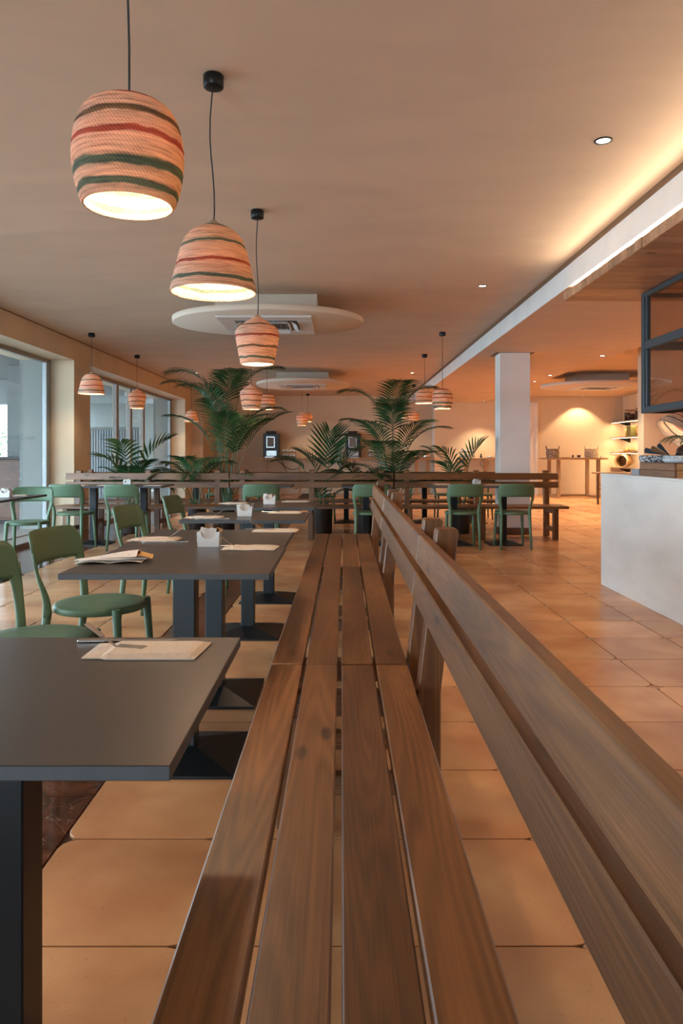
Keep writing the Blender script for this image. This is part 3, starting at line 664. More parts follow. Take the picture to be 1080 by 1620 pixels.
# the crumpled one on the second table
g = thing('crumpled_napkin', 'crumpled white and brown paper napkin at the near left of the second table', 'napkin', (-0.845, 2.72, ZT), R(6))
def sheet(pts_fn, nx=16, ny=8, th=0.0012):
    t = nb(); A = [[t.verts.new(pts_fn(i / nx, j / ny)) for j in range(ny + 1)] for i in range(nx + 1)]
    B = [[t.verts.new(Vector(pts_fn(i / nx, j / ny)) + Vector((0, 0, th))) for j in range(ny + 1)] for i in range(nx + 1)]
    for i in range(nx):
        for j in range(ny):
            t.faces.new((A[i][j], A[i][j + 1], A[i + 1][j + 1], A[i + 1][j])); t.faces.new((B[i][j], B[i + 1][j], B[i + 1][j + 1], B[i][j + 1]))
        t.faces.new((A[i][0], A[i + 1][0], B[i + 1][0], B[i][0])); t.faces.new((A[i][ny], B[i][ny], B[i + 1][ny], A[i + 1][ny]))
    for j in range(ny):
        t.faces.new((A[0][j], B[0][j], B[0][j + 1], A[0][j + 1])); t.faces.new((A[nx][j], A[nx][j + 1], B[nx][j + 1], B[nx][j]))
    bmesh.ops.recalc_face_normals(t, faces=t.faces); return t
mk('lower_sheet', sheet(lambda u, v: (-0.13 + 0.24 * u, -0.07 + 0.13 * v, 0.001 + 0.008 * abs(math.sin(u * 6)) * (1 - v))), PAPERW, g)
mk('upper_sheet', sheet(lambda u, v: (-0.13 + 0.22 * u, -0.065 + 0.12 * v * (0.4 + 0.6 * u), 0.012 + 0.030 * u * (1 - abs(v - 0.5)) + 0.003 * math.sin(v * 9 + u * 5) * u)), PAPERW, g)
mk('kraft_sleeve', sheet(lambda u, v: (0.055 + 0.085 * u, -0.045 + 0.10 * v, 0.030 - 0.016 * u + 0.004 * math.sin(v * 7 + u * 3))), KRAFT, g)['label'] = 'ochre paper sleeve'

def sugar(x, y, label, rz=0, s=1.0):
    g = thing('sugar_holder', label, 'holder', (x, y, ZT), rz, 'white sugar holders on the tables')
    w, d, h, th = 0.049 * s, 0.032 * s, 0.064 * s, 0.004
    for sy in (-1, 1):   # scooped front and back
        pts = [(-w, h)] + [(-w * 0.66, h)] + [(-w * 0.66 * math.cos(R(a)), h - 0.030 * s * math.sin(R(a))) for a in range(15, 180, 15)] + [(w * 0.66, h), (w, h), (w * 0.93, 0), (-w * 0.93, 0)]
        y0 = sy * d; mk('scooped_panel', prism(nb(), pts, 'Y', y0 - th / 2, y0 + th / 2), CERAM, g)
    for sx in (-1, 1):
        mk('side_panel', prism(nb(), [(sx * w * 0.93, 0), (sx * w, h), (sx * (w - th), h), (sx * (w * 0.93 - th), 0)], 'Y', -d, d), CERAM, g)
    mk('bottom', box(nb(), -w * 0.92, w * 0.92, -d, d, 0, 0.004), CERAM, g)
    return g
pk = None
def packets(x, y, lb, n=8, grp=''):
    global pk
    for k in range(n):
        if pk is None:
            pk = [mk('sugar_packet', box(nb(), -0.014, 0.014, -0.0012, 0.0012, -0.032, 0.032, 0.0008), m) for m in (PAPERW, KRAFT, BROWNPK)]; base = pk[0]
            for q in pk: tag(q, lb, 'packet', grp); q.location = (0, 0, -5)
            o = pk[0]
        else:
            src = pk[(k * 2) % 3 if k not in (1, 2) else k]
            if not src.get('placed'): o = src
            else: o = src.copy(); COL.objects.link(o)
        mn = o.data.materials[0].name; w_ = 'white' if 'white' in mn else ('ochre' if 'kraft' in mn else 'dark brown'); o['placed'] = 1; o['label'] = w_ + ' ' + lb; o['group'] = w_ + ' ' + grp
        o.location = (x - 0.03 + 0.06 * (k / (n - 1)) + random.uniform(-.003, .003), y - 0.016 + 0.032 * (k % 3) / 2, ZT + 0.043 + random.uniform(0, 0.008))
        o.rotation_euler = (R(random.uniform(-9, 9)), R(random.uniform(-22, 22)), R(random.uniform(-25, 25)))
for (x, y, lb, plb) in ((-0.573, 3.17, 'white sugar holder in the middle of the paired tables', 'paper sugar packet sticking out of the holder on the paired tables'),
                 (-0.62, 4.70, 'white sugar holder on the fourth table', 'paper sugar packet in the holder on the fourth table'),
                 (-0.575, 5.84, 'white sugar holder on the farthest table of the row', 'paper sugar packet in the holder on the farthest row table'),
                 (-3.105, 6.76, 'white sugar holder on the table at the left edge', 'paper sugar packet in the holder at the left edge'),
                 (-2.70, 9.22, 'white sugar holder above the second fence chair', 'paper sugar packet in the holder above the second fence chair'),
                 (1.72, 9.30, 'white sugar holder between the two right fence chairs', 'paper sugar packet in the holder between the right fence chairs'),
                 ):
    sugar(x, y, lb); packets(x, y, plb, 9, 'packets: ' + lb[12:])

# ------------------------------------------------------------------ pendant lamps
def prof_of(kind):
    if kind == 'A': P = [(0.118, 0.0), (0.131, 0.04), (0.141, 0.09), (0.144, 0.14), (0.137, 0.195), (0.122, 0.24), (0.095, 0.268), (0.045, 0.282), (0.008, 0.285)]
    elif kind == 'B': P = [(0.188, 0.0), (0.182, 0.03), (0.168, 0.09), (0.153, 0.15), (0.138, 0.205), (0.12, 0.245), (0.09, 0.275), (0.05, 0.295), (0.018, 0.308), (0.008, 0.325)]
    else: P = [(0.112, 0.0), (0.122, 0.05), (0.136, 0.12), (0.147, 0.18), (0.150, 0.215), (0.14, 0.245), (0.10, 0.275), (0.055, 0.305), (0.02, 0.33), (0.008, 0.345)]
    return P
def shade_bm(kind, seg=48, ribs=30):
    P = prof_of(kind); ln = [0]
    for a, b in zip(P, P[1:]): ln.append(ln[-1] + math.hypot(b[0] - a[0], b[1] - a[1]))
    def at(s):
        for i in range(len(P) - 1):
            if s <= ln[i + 1] + 1e-9:
                f = (s - ln[i]) / (ln[i + 1] - ln[i]); return P[i][0] + f * (P[i + 1][0] - P[i][0]), P[i][1] + f * (P[i + 1][1] - P[i][1])
        return P[-1]
    # smooth the polyline by averaging
    def sm(s):
        q = [at(min(max(s + d, 0), ln[-1])) for d in (-0.02, -0.01, 0, 0.01, 0.02)]
        return sum(a for a, _ in q) / 5, sum(b for _, b in q) / 5
    t = nb(); outer, inner = [], []
    n = ribs * 4
    for k in range(n + 1):
        s = ln[-1] * k / n; r, z = sm(s) if 0 < k < n else at(s)
        bulge = 0.0034 * abs(math.sin(PI * k / 4)); outer.append((r + bulge, z)); inner.append((max(r - 0.004, 0.004), z - (0.003 if k > n * 0.8 else 0)))
    return lathe(t, outer + inner[::-1] + [outer[0]], seg)
SHD = {}
def pendant(kind, x, y, zb, label, group=None, s=1.0, wav=0.0, glow=1.0):
    g = thing('pendant_lamp', label, 'lamp', (x, y, zb), random.uniform(0, 6), group or 'woven rope pendant lamps')
    if kind not in SHD: SHD[kind] = mk('shade', shade_bm(kind), {'A': SH_A, 'B': SH_B, 'C': SH_C}[kind], g)
    else:
        o = SHD[kind].copy(); COL.objects.link(o); o.parent = g
        SHD[kind + 'l'] = o
    (SHD.get(kind + 'l') or SHD[kind]).scale = (s, s, s)
    top = prof_of(kind)[-1][1] * s
    zc = ZC - zb
    pts = [(wav * math.sin(k / 8 * 7) * 0.006, wav * math.cos(k / 8 * 5) * 0.004 - wav * 0.004, top - 0.05 + (zc - 0.02 - top + 0.05) * k / 8) for k in range(9)]
    mk('cord', tube(nb(), pts, 0.0032, 6), CORD, g)
    mk('ceiling_rose', lathe(nb(), [(0, zc), (0.042, zc), (0.045, zc - 0.004), (0.045, zc - 0.052), (0.041, zc - 0.056), (0, zc - 0.056)], 28), BLACK, g)
    mk('bulb', lathe(nb(), [(0, 0.085 * s), (0.02, 0.09 * s), (0.03, 0.115 * s), (0.028, 0.14 * s), (0.014, 0.17 * s), (0, 0.175 * s)], 14), BULB, g)
    mk('bulb_holder', lathe(nb(), [(0, 0.17 * s), (0.018, 0.172 * s), (0.018, top - 0.02), (0, top - 0.015)], 12), BLACK, g)
    light('bulb_light', 'POINT', (0, 0, 0.11 * s), P_PEND * glow, WARM, parent=g, shadow_soft_size=0.045)
    return g
pendant('A', -0.57, 1.955, 1.812, 'barrel-shaped woven lamp nearest the camera, top left', wav=0.6)
pendant('B', -0.567, 3.235, 1.862, 'bell-shaped woven lamp with teal and red stripes, second from the camera', wav=1.6)
pendant('C', -0.58, 5.03, 1.765, 'urn-shaped woven lamp hanging before the round ceiling disc', wav=1.2, s=1.0)
PL = [('B', -3.47, 10.14, 1.98, 'bell-shaped lamp before the second pier of the window wall', 0.95), ('C', -3.47, 12.4, 1.92, 'urn-shaped lamp hanging before the second window, above the small left palm', 1.0),
      ('B', -3.62, 17.6, 1.93, 'small bell-shaped lamp at the far end of the window wall', 0.9), ('A', -3.66, 20.5, 2.18, 'lamp half hidden behind the tall left palm', 0.95),
      ('C', -1.25, 10.1, 1.765, 'urn-shaped orange lamp right of the tall left palm, the nearer of the pair', 1.03), ('A', -1.26, 12.35, 1.90, 'barrel-shaped lamp right behind the urn-shaped one beside the left palm', 0.95),
      ('C', -0.95, 17.6, 1.83, 'urn-shaped lamp above the middle palm before the back wall', 0.97), ('A', -0.94, 20.4, 2.05, 'farthest lamp over the middle palm, behind the urn-shaped one', 0.9),
      ('B', 1.40, 12.3, 2.00, 'dome-shaped lamp right of the tall right palm', 0.9), ('A', 1.39, 10.06, 1.77, 'barrel-shaped lamp hanging left of the white column', 0.98),
      ('C', 1.74, 17.6, 1.90, 'small lamp behind the tall right palm', 0.9), ('A', 1.76, 20.4, 2.15, 'far lamp hidden in the leaves of the tall right palm', 0.9)]
for k, x, y, z, lb, s in PL: pendant(k, x, y, z, lb, s=s)

# ------------------------------------------------------------------ recessed downlights
def downlight(x, y, z, label, p=1.0):
    g = thing('downlight', label, 'light', (x, y, z), 0, 'recessed round downlights')
    mk('trim_ring', lathe(nb(), [(0.036, -0.001), (0.038, -0.006), (0.046, -0.005), (0.047, 0.0), (0.036, -0.001)], 24), BLACK, g)
    mk('lens', lathe(nb(), [(0, -0.0022), (0.0362, -0.0022), (0.0362, -0.0008), (0, -0.0008)], 20), DOWNL, g)
    light('downlight_beam', 'SPOT', (0, 0, -0.012), P_DOWN * p, (1, 0.76, 0.48), parent=g, spot_size=R(95), spot_blend=0.6, shadow_soft_size=0.03)
for x, y, z, lb in ((1.40, 3.905, ZC, 'downlight nearest the camera, beside the bright streak on the ceiling'), (1.405, 7.28, ZC, 'second downlight along the bulkhead'), (1.46, 15.1, ZC, 'far downlight above the tall right palm'),
                    (-3.0, 15.1, ZC, 'downlight above the window side, left of the tall palm'), (3.84, 10.75, ZB, 'downlight nearest the camera in the lowered ceiling band'), (3.84, 13.44, ZB, 'second downlight in the lowered ceiling band'),
                    (3.86, 14.6, ZB, 'third downlight in the lowered ceiling band, before the right ceiling disc'), (3.88, 19.9, ZB, 'farthest downlight of the lowered band, left of the column')):
    downlight(x, y, z, lb, (1.0 if y < 9 else 3.0) if x < 3 else 2.8)
g = thing('downlight', 'wall-washing downlight over the console table at the back', 'light', (6.66, 20.15, ZR), 0, 'recessed round downlights')
mk('trim_ring', lathe(nb(), [(0.036, -0.001), (0.038, -0.006), (0.046, -0.005), (0.047, 0.0), (0.036, -0.001)], 24), BLACK, g); mk('lens', lathe(nb(), [(0, -0.0022), (0.0362, -0.0022), (0.0362, -0.0008), (0, -0.0008)], 20), DOWNL, g)
light('wash_beam', 'SPOT', (0, 0, -0.02), P_WASH, (1, 0.70, 0.40), (R(8), 0, 0), parent=g, spot_size=R(100), spot_blend=0.35, shadow_soft_size=0.03)
# added fill: made-up warm downlights that brighten the right-hand zone
for x, y, wh in ((5.6, 13.2, 'before the right ceiling disc, hidden by the glazed screen'), (5.8, 17.2, 'behind the right ceiling disc'), (4.2, 17.5, 'behind the white column'), (5.6, 8.2, 'beyond the counter, right of the picture'), (5.6, 5.0, 'above the area behind the counter'), (6.6, 10.2, 'close before the partition wall')):
    downlight(x, y, ZR if x > 4.01 else ZB, 'added fill downlight ' + wh, 6.0)

# ------------------------------------------------------------------ ceiling discs with cassette units
def ac(x, y, rx, ry, dz, zc, label, flaps=True):
    g = thing('ceiling_disc', label, 'air conditioner', (x, y, zc), 0, 'round ceiling discs with air conditioners')
    t = nb(); M = Matrix.Diagonal((rx, ry, 1, 1)); zb = -dz; zt = -dz + 0.062
    lathe(t, [(0, zb), (0.99, zb), (1.0, zb + 0.006), (1.0, zt - 0.006), (0.99, zt), (0, zt)], 96, M)
    mk('disc', t, DISC, g)
    mk('duct_box', box(nb(), -0.535, 0.535, -0.26, 0.5, zt, 0.0, 0.003), DISC, g)
    fr = nb(); a, b = 0.49, 0.53; ia, ib = 0.24, 0.24
    box(fr, -a, a, -b, -ib - 0.09, zb - 0.022, zb, 0.008); box(fr, -a, a, ib + 0.09, b, zb - 0.022, zb, 0.008)
    box(fr, -a, -ia - 0.09, -ib - 0.09, ib + 0.09, zb - 0.022, zb, 0.008); box(fr, ia + 0.09, a, -ib - 0.09, ib + 0.09, zb - 0.022, zb, 0.008)
    mk('cassette_frame', fr, PLAST, g)
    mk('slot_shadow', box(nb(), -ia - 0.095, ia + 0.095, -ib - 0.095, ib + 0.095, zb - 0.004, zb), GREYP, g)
    gr = nb(); box(gr, -ia, ia, -ib, -ib + 0.02, zb - 0.026, zb - 0.004, 0.003); box(gr, -ia, ia, ib - 0.02, ib, zb - 0.026, zb - 0.004, 0.003); box(gr, -ia, -ia + 0.02, -ib, ib, zb - 0.026, zb - 0.004, 0.003); box(gr, ia - 0.02, ia, -ib, ib, zb - 0.026, zb - 0.004, 0.003)
    mk('grille_frame', gr, PLAST, g)
    for k in range(15): mk('grille_slat', box(nb(), -ia + 0.03 + k * 0.031, -ia + 0.04 + k * 0.031, -ib + 0.02, ib - 0.02, zb - 0.022, zb - 0.005), GREYP, g)
    if flaps:
        for (cx, cy, rz) in ((0, -ib - 0.05, 0), (0, ib + 0.05, PI), (-ia - 0.05, 0, -PI / 2), (ia + 0.05, 0, PI / 2)):
            M = Matrix.Translation((cx, cy, zb - 0.028)) @ Matrix.Rotation(rz, 4, 'Z') @ Matrix.Rotation(R(30), 4, 'X')
            mk('air_flap', box(nb(), -0.22, 0.22, -0.035, 0.035, -0.003, 0.003, 0.002, M=M), PLAST, g)
    return g
ac(-0.792, 7.92, 1.03, 0.82, 0.272, ZC, 'large round ceiling disc with a cassette unit, behind the urn-shaped lamp')
ac(-0.80, 15.24, 0.967, 1.15, 0.262, ZC, 'farther round ceiling disc with a cassette unit, above the middle palm')
ac(5.28, 15.0, 1.17, 0.95, 0.26, ZR, 'round ceiling disc in the right-hand zone, before the console table', flaps=False)

# ------------------------------------------------------------------ palms
def frond(az, h, lean, length, droop, n=26, lw=0.012, ll=0.28, twist=0.0, vee=0.35, sag=0.5, r0=0.03):
    """one frond: stalk from the pot, arching rachis and paired leaflets"""
    t = nb(); ca, sa = math.cos(az), math.sin(az)
    def P(r, z): return Vector((r * ca, r * sa, z))
    pts = []; r, z = r0, 0.0; ang = R(90 - lean)
    steps = 26; total = h + length; ds = total / steps
    for k in range(steps + 1):
        pts.append(P(r, z)); f = k * ds
        if f > h * (0.5 if h < 1.05 else 0.84): ang -= R(droop) / steps * ((1.7 if f > h else 0.7) if h < 1.05 else (2.5 if f > h else 1.0))
        r += math.cos(ang) * ds; z += math.sin(ang) * ds
    tube(t, pts, [0.0075 * (1 - 0.8 * k / steps) * (1.5 if k < 3 else 1) for k in range(steps + 1)], 5)
    for f in t.faces: f.material_index = 1
    k0 = h / total * steps
    side = Vector((-sa, ca, 0))
    for i in range(n):
        u = (i + 0.5) / n; kf = k0 + (steps - k0) * (u ** 0.92); k = int(min(kf, steps - 1)); p = pts[k].lerp(pts[k + 1], kf - k)
        d = (pts[k + 1] - pts[k]).normalized(); upv = side.cross(d).normalized()
        if upv.z < 0: upv = -upv
        L = ll * (0.45 + 0.75 * math.sin(PI * min(0.97, 0.18 + 0.78 * u)) ) * random.uniform(0.9, 1.08)
        for s in (-1, 1):
            fw = 0.62 + 1.0 * u
            dr = (side * s * (1.0) + d * fw + upv * (vee - 0.25 * u)).normalized()
            q = p.copy(); w = lw * random.uniform(0.85, 1.15); nseg = 5; prev = None; dd = dr.copy()
            wd = dr.cross(upv).normalized()
            for m in range(nseg + 1):
                f = m / nseg; ww = w * (0.35 + 1.6 * f if f < 0.4 else 1.0 * (1 - ((f - 0.4) / 0.6) ** 1.6) + 0.02)
                a = t.verts.new(q + wd * ww * 0.5 + upv * ww * 0.18); c_ = t.verts.new(q); b = t.verts.new(q - wd * ww * 0.5 + upv * ww * 0.18)
                if prev:
                    t.faces.new((prev[0], prev[1], c_, a)).smooth = True; t.faces.new((prev[1], prev[2], b, c_)).smooth = True
                prev = (a, c_, b)
                dd = (dd + Vector((0, 0, -sag * 1.45 * (0.25 + 0.5 * f) / nseg * 2.2))).normalized(); q = q + dd * (L / nseg)
    return t
def palm(name, label, x, y, fronds, pot_r=0.15, pot_h=0.42, z=0.0, leaf=LEAF, group=None):
    g = thing(name, label, 'plant', (x, y, z), 0, group)
    mk('pot', lathe(nb(), [(0, 0), (pot_r * 0.86, 0), (pot_r * 0.9, 0.01), (pot_r, pot_h - 0.01), (pot_r, pot_h), (pot_r - 0.012, pot_h), (pot_r - 0.016, pot_h - 0.05), (0, pot_h - 0.05)], 32), DARKP, g)
    mk('soil', lathe(nb(), [(0, pot_h - 0.035), (pot_r * 0.5, pot_h - 0.038), (pot_r - 0.02, pot_h - 0.048)], 20), SOIL, g)
    for i, f in enumerate(fronds):
        o = mk('frond', frond(**f), leaf, g, loc=(0, 0, pot_h - 0.05)); o.data.materials.append(STALK)
    return g
def F(az, h, lean, length, droop, **k): d = dict(az=R(az), h=h, lean=lean, length=length, droop=droop); d.update(k); return d
PY = 10.57
K = dict(lw=0.024)
palm('potted_palm', 'tall kentia palm left of the middle, almost reaching the ceiling disc', -1.66, PY, [
    F(178, 1.57, 5, 0.86, 96, n=24, ll=0.34, sag=0.50, **K), F(8, 1.57, 4, 0.82, 91, n=24, ll=0.34, sag=0.50, **K), F(-70, 1.52, 4, 0.78, 98, n=22, ll=0.34, sag=0.56, **K), F(200, 1.42, 7, 0.78, 90, n=22, ll=0.34, sag=0.43, **K),
    F(-12, 0.90, 15, 0.75, 58, n=22, ll=0.36, sag=0.3, **K), F(-4, 1.10, 9, 0.70, 80, n=21, ll=0.34, sag=0.45, **K), F(95, 1.57, 3, 0.78, 86, n=22, ll=0.36, sag=0.43, **K), F(185, 1.0, 9, 0.70, 85, n=24, ll=0.3, **K), F(-100, 1.0, 4, 0.85, 80, n=21, ll=0.34, sag=0.5, **K),
    F(-130, 1.37, 5, 0.74, 94, n=21, ll=0.34, sag=0.50, **K), F(60, 0.9, 6, 0.9, 82, n=21, ll=0.34, sag=0.37, **K), F(-80, 0.75, 3, 0.8, 60, n=24, ll=0.32, sag=0.4, **K), F(-30, 0.8, 6, 0.75, 70, n=24, ll=0.3, sag=0.4, **K), F(30, 0.35, 26, 0.5, 70, n=16, ll=0.26, **K), F(-40, 0.3, 20, 0.45, 60, n=14, ll=0.26, **K)], group='planter palms')
palm('potted_palm', 'low bushy palm at the left foot of the tall left palm', -2.10, PY + 0.02, [
    F(180, 0.42, 20, 0.6, 95, n=20, ll=0.30, sag=0.37, **K), F(-150, 0.40, 20, 0.55, 90, n=20, ll=0.30, sag=0.37, **K), F(150, 0.45, 14, 0.5, 82, n=20, ll=0.3, **K), F(-90, 0.38, 16, 0.45, 90, n=18, ll=0.28, **K), F(-110, 0.48, 4, 0.45, 80, n=18, ll=0.28, **K), F(-20, 0.46, 12, 0.45, 80, n=18, ll=0.28, **K), F(60, 0.5, 8, 0.45, 80, n=18, ll=0.28, **K), F(200, 0.3, 28, 0.45, 70, n=16, ll=0.26, **K)], group='planter palms', pot_r=0.13)
palm('potted_palm', 'small broad-leaved palm before the second window', -3.05, PY, [
    F(8, 0.66, 12, 0.52, 58, n=9, ll=0.34, lw=0.055, vee=0.6, sag=0.2), F(172, 0.50, 10, 0.42, 75, n=8, ll=0.32, lw=0.05, sag=0.3), F(-165, 0.22, 28, 0.42, 45, n=12, ll=0.28, lw=0.03), F(-5, 0.30, 30, 0.45, 85, n=9, ll=0.26, lw=0.04, sag=0.5), F(130, 0.62, 6, 0.42, 50, n=8, ll=0.32, lw=0.04), F(-80, 0.3, 8, 0.4, 50, n=13, ll=0.28, lw=0.03), F(190, 0.28, 10, 0.42, 50, n=13, ll=0.26, lw=0.03), F(40, 0.26, 12, 0.42, 60, n=12, ll=0.26, lw=0.03), F(-30, 0.36, 5, 0.42, 50, n=12, ll=0.28, lw=0.032), F(-120, 0.2, 14, 0.4, 50, n=12, ll=0.26, lw=0.03)], group='planter palms', pot_r=0.13)
palm('potted_palm', 'low fan-leaved palm in the middle, between the two coffee machines', -0.26, PY, [
    F(180, 0.60, 20, 0.36, 85, n=7, ll=0.36, lw=0.075, vee=0.3, sag=0.3), F(-60, 0.60, 2, 0.52, 22, n=10, ll=0.40, lw=0.032, sag=0.12, vee=0.1), F(10, 0.58, 18, 0.40, 50, n=9, ll=0.34, lw=0.05, sag=0.2, vee=0.5), F(60, 0.55, 8, 0.45, 40, n=9, ll=0.34, lw=0.03, sag=0.15), F(168, 0.50, 6, 0.42, 60, n=11, ll=0.3, lw=0.04, sag=0.2), F(-10, 0.20, 32, 0.42, 80, n=10, ll=0.22, lw=0.035), F(-120, 0.12, 10, 0.35, 50, n=9, ll=0.24, lw=0.03), F(200, 0.2, 20, 0.3, 70, n=10, ll=0.22, lw=0.035)], group='planter palms', pot_r=0.135)
palm('potted_palm', 'tall kentia palm right of the middle, with arching feathery fronds', 0.74, PY, [
    F(176, 1.35, 6, 0.70, 98, n=24, ll=0.3, sag=0.50, **K), F(5, 1.40, 4, 0.61, 102, n=24, ll=0.28, sag=0.50, **K), F(-80, 1.35, 2, 0.70, 90, n=22, ll=0.32, sag=0.43, **K), F(5, 0.85, 9, 0.72, 90, n=22, ll=0.28, sag=0.5, **K), F(182, 0.72, 10, 0.68, 80, n=22, ll=0.34, sag=0.4, **K), F(165, 0.42, 18, 0.65, 85, n=21, ll=0.30, sag=0.5, **K), F(-12, 0.5, 14, 0.62, 65, n=21, ll=0.32, sag=0.4, **K), F(90, 1.20, 3, 0.66, 82, n=21, ll=0.32, **K), F(-110, 0.5, 5, 0.75, 70, n=21, ll=0.34, sag=0.4, **K), F(200, 0.28, 22, 0.6, 70, n=20, ll=0.28, **K), F(20, 0.28, 24, 0.55, 70, n=20, ll=0.28, **K), F(-60, 0.45, 6, 0.65, 70, n=22, ll=0.32, **K), F(-95, 1.10, 3, 0.66, 90, n=21, ll=0.32, **K), F(-50, 0.85, 7, 0.7, 80, n=22, ll=0.3, **K), F(-135, 0.85, 7, 0.7, 80, n=22, ll=0.3, **K), F(175, 1.0, 5, 0.6, 100, n=22, ll=0.28, **K)], group='planter palms')
palm('potted_palm', 'feathery low palm at the left foot of the tall right palm', 0.32, PY + 0.03, [
    F(178, 0.36, 18, 0.55, 82, n=22, ll=0.26, sag=0.5, **K), F(-150, 0.35, 14, 0.5, 90, n=22, ll=0.28, sag=0.5, **K), F(150, 0.45, 10, 0.45, 82, n=22, ll=0.28, **K), F(-60, 0.35, 12, 0.45, 90, n=20, ll=0.26, **K), F(30, 0.4, 10, 0.4, 90, n=20, ll=0.26, **K)], group='planter palms', pot_r=0.13)
palm('potted_palm', 'small palm just left of the white column', 1.73, PY, [
    F(172, 0.5, 12, 0.5, 50, n=13, ll=0.3, lw=0.034, sag=0.35), F(8, 0.56, 5, 0.42, 42, n=10, ll=0.32, lw=0.042, sag=0.2, vee=0.6), F(165, 0.3, 26, 0.45, 70, n=13, ll=0.26, lw=0.03), F(140, 0.5, 6, 0.42, 45, n=10, ll=0.32, lw=0.03), F(0, 0.34, 16, 0.32, 75, n=9, ll=0.2, lw=0.034), F(-140, 0.34, 10, 0.42, 45, n=10, ll=0.3, lw=0.03), F(190, 0.25, 20, 0.38, 60, n=12, ll=0.24, lw=0.03), F(-30, 0.28, 14, 0.35, 65, n=12, ll=0.22, lw=0.03)], group='planter palms', pot_r=0.135)
palm('terrace_palm', 'green palm out on the terrace, seen through the left glass', -6.5, 10.9, [F(0, 0.75, 22, 0.75, 95, n=16, ll=0.3, lw=0.035), F(60, 0.8, 8, 0.6, 90, n=16, ll=0.3, lw=0.035), F(180, 0.7, 20, 0.6, 90, n=16, ll=0.3, lw=0.035), F(-70, 0.7, 12, 0.6, 90, n=16, ll=0.3, lw=0.03)], z=-0.02, leaf=LEAFOUT, pot_r=0.2)
for (x, y, s, lb) in ((-9.6, 19.0, 1.3, 'outdoor shrub beyond the terrace, seen through the second window'), (-11.5, 14.5, 1.5, 'outdoor shrub beyond the terrace, at the left edge'), (-10.0, 24.5, 1.6, 'outdoor shrub beyond the terrace, farthest away')):
    g = thing('garden_shrub', lb, 'plant', (x, y, -0.02))
    t = nb(); rnd = random.Random(int(x * 10))
    for k in range(1800):
        d = Vector((rnd.gauss(0, 1), rnd.gauss(0, 1), rnd.gauss(0, 1))).normalized(); p = Vector((d.x * 0.7 * s, d.y * 0.7 * s, 0.95 * s + d.z * 0.75 * s)) * rnd.uniform(0.8, 1.05)
        a = Vector((rnd.gauss(0, 1), rnd.gauss(0, 1), rnd.gauss(0, 1))).normalized() * 0.055; b = d.cross(a).normalized() * 0.022
        t.faces.new([t.verts.new(p + a), t.verts.new(p + b), t.verts.new(p - a), t.verts.new(p - b)])
    mk('foliage', t, LEAFOUT, g); mk('stem', tube(nb(), [(0, 0, 0), (0, 0.05, 0.5 * s), (0, 0, 1.0 * s)], [0.05, 0.04, 0.02], 7), CORK, g)

# ------------------------------------------------------------------ counter, canopy, glazed screen
XC = 2.283
g = thing('service_counter', 'long pale grey-white cement counter at the right edge', 'counter', (XC, 6.43, 0))
mk('body', box(nb(), 0, 0.62, -8.0, 0, 0.0, 0.965, 0.003), COUNTER, g)
mk('worktop', box(nb(), -0.004, 0.63, -8.0, 0.004, 0.9655, 0.98, 0.002), COUNTER, g)
g = thing('timber_canopy', 'suspended wooden plank canopy over the counter', 'canopy', (1.92, 6.32, 2.468))
NP = 56; pz0, pz1 = 0.0, 0.072
pm = None
for k in range(NP):
    y1 = -k * 0.118; 
    if pm is None: o = mk('plank', box(nb(), 0, 2.4, -0.114, 0, pz0, pz1, 0.003), MATS['canopy_wood'], g); pm = o.data
    else: o = bpy.data.objects.new('plank', pm); COL.objects.link(o); o.parent = g
    o.location = (random.uniform(-0.002, 0.002), y1, random.uniform(-0.0015, 0.0015))
for hx in (0.35, 1.9): mk('batten', box(nb(), hx, hx + 0.06, -NP * 0.118, -0.02, 0.0725, 0.095), MATS['canopy_wood'], g)
for hx in (0.36, 1.91): mk('hanger', box(nb(), hx, hx + 0.04, -0.3, -0.26, 0.095, ZB - 2.468), BLACK, g)
mk('led_strip', box(nb(), 0.035, 0.05, -NP * 0.118, -0.02, 0.0725, 0.078), LEDM, g)
for cx_, cy_ in ((0.9, -2.2), (0.9, -3.6)): light('canopy_fill_spot', 'SPOT', (cx_, cy_, -0.01), 30, (1, 0.7, 0.42), parent=g, spot_size=R(110), spot_blend=0.6, shadow_soft_size=0.03)  # added out-of-frame spots that brighten the counter area, without fixtures
light('canopy_led', 'AREA', (0.06, -NP * 0.118 / 2, 0.083), P_LED, (1, 0.84, 0.60), (0, R(180 - 25), 0), parent=g, shape='RECTANGLE', size=0.015, size_y=NP * 0.118 - 0.1)

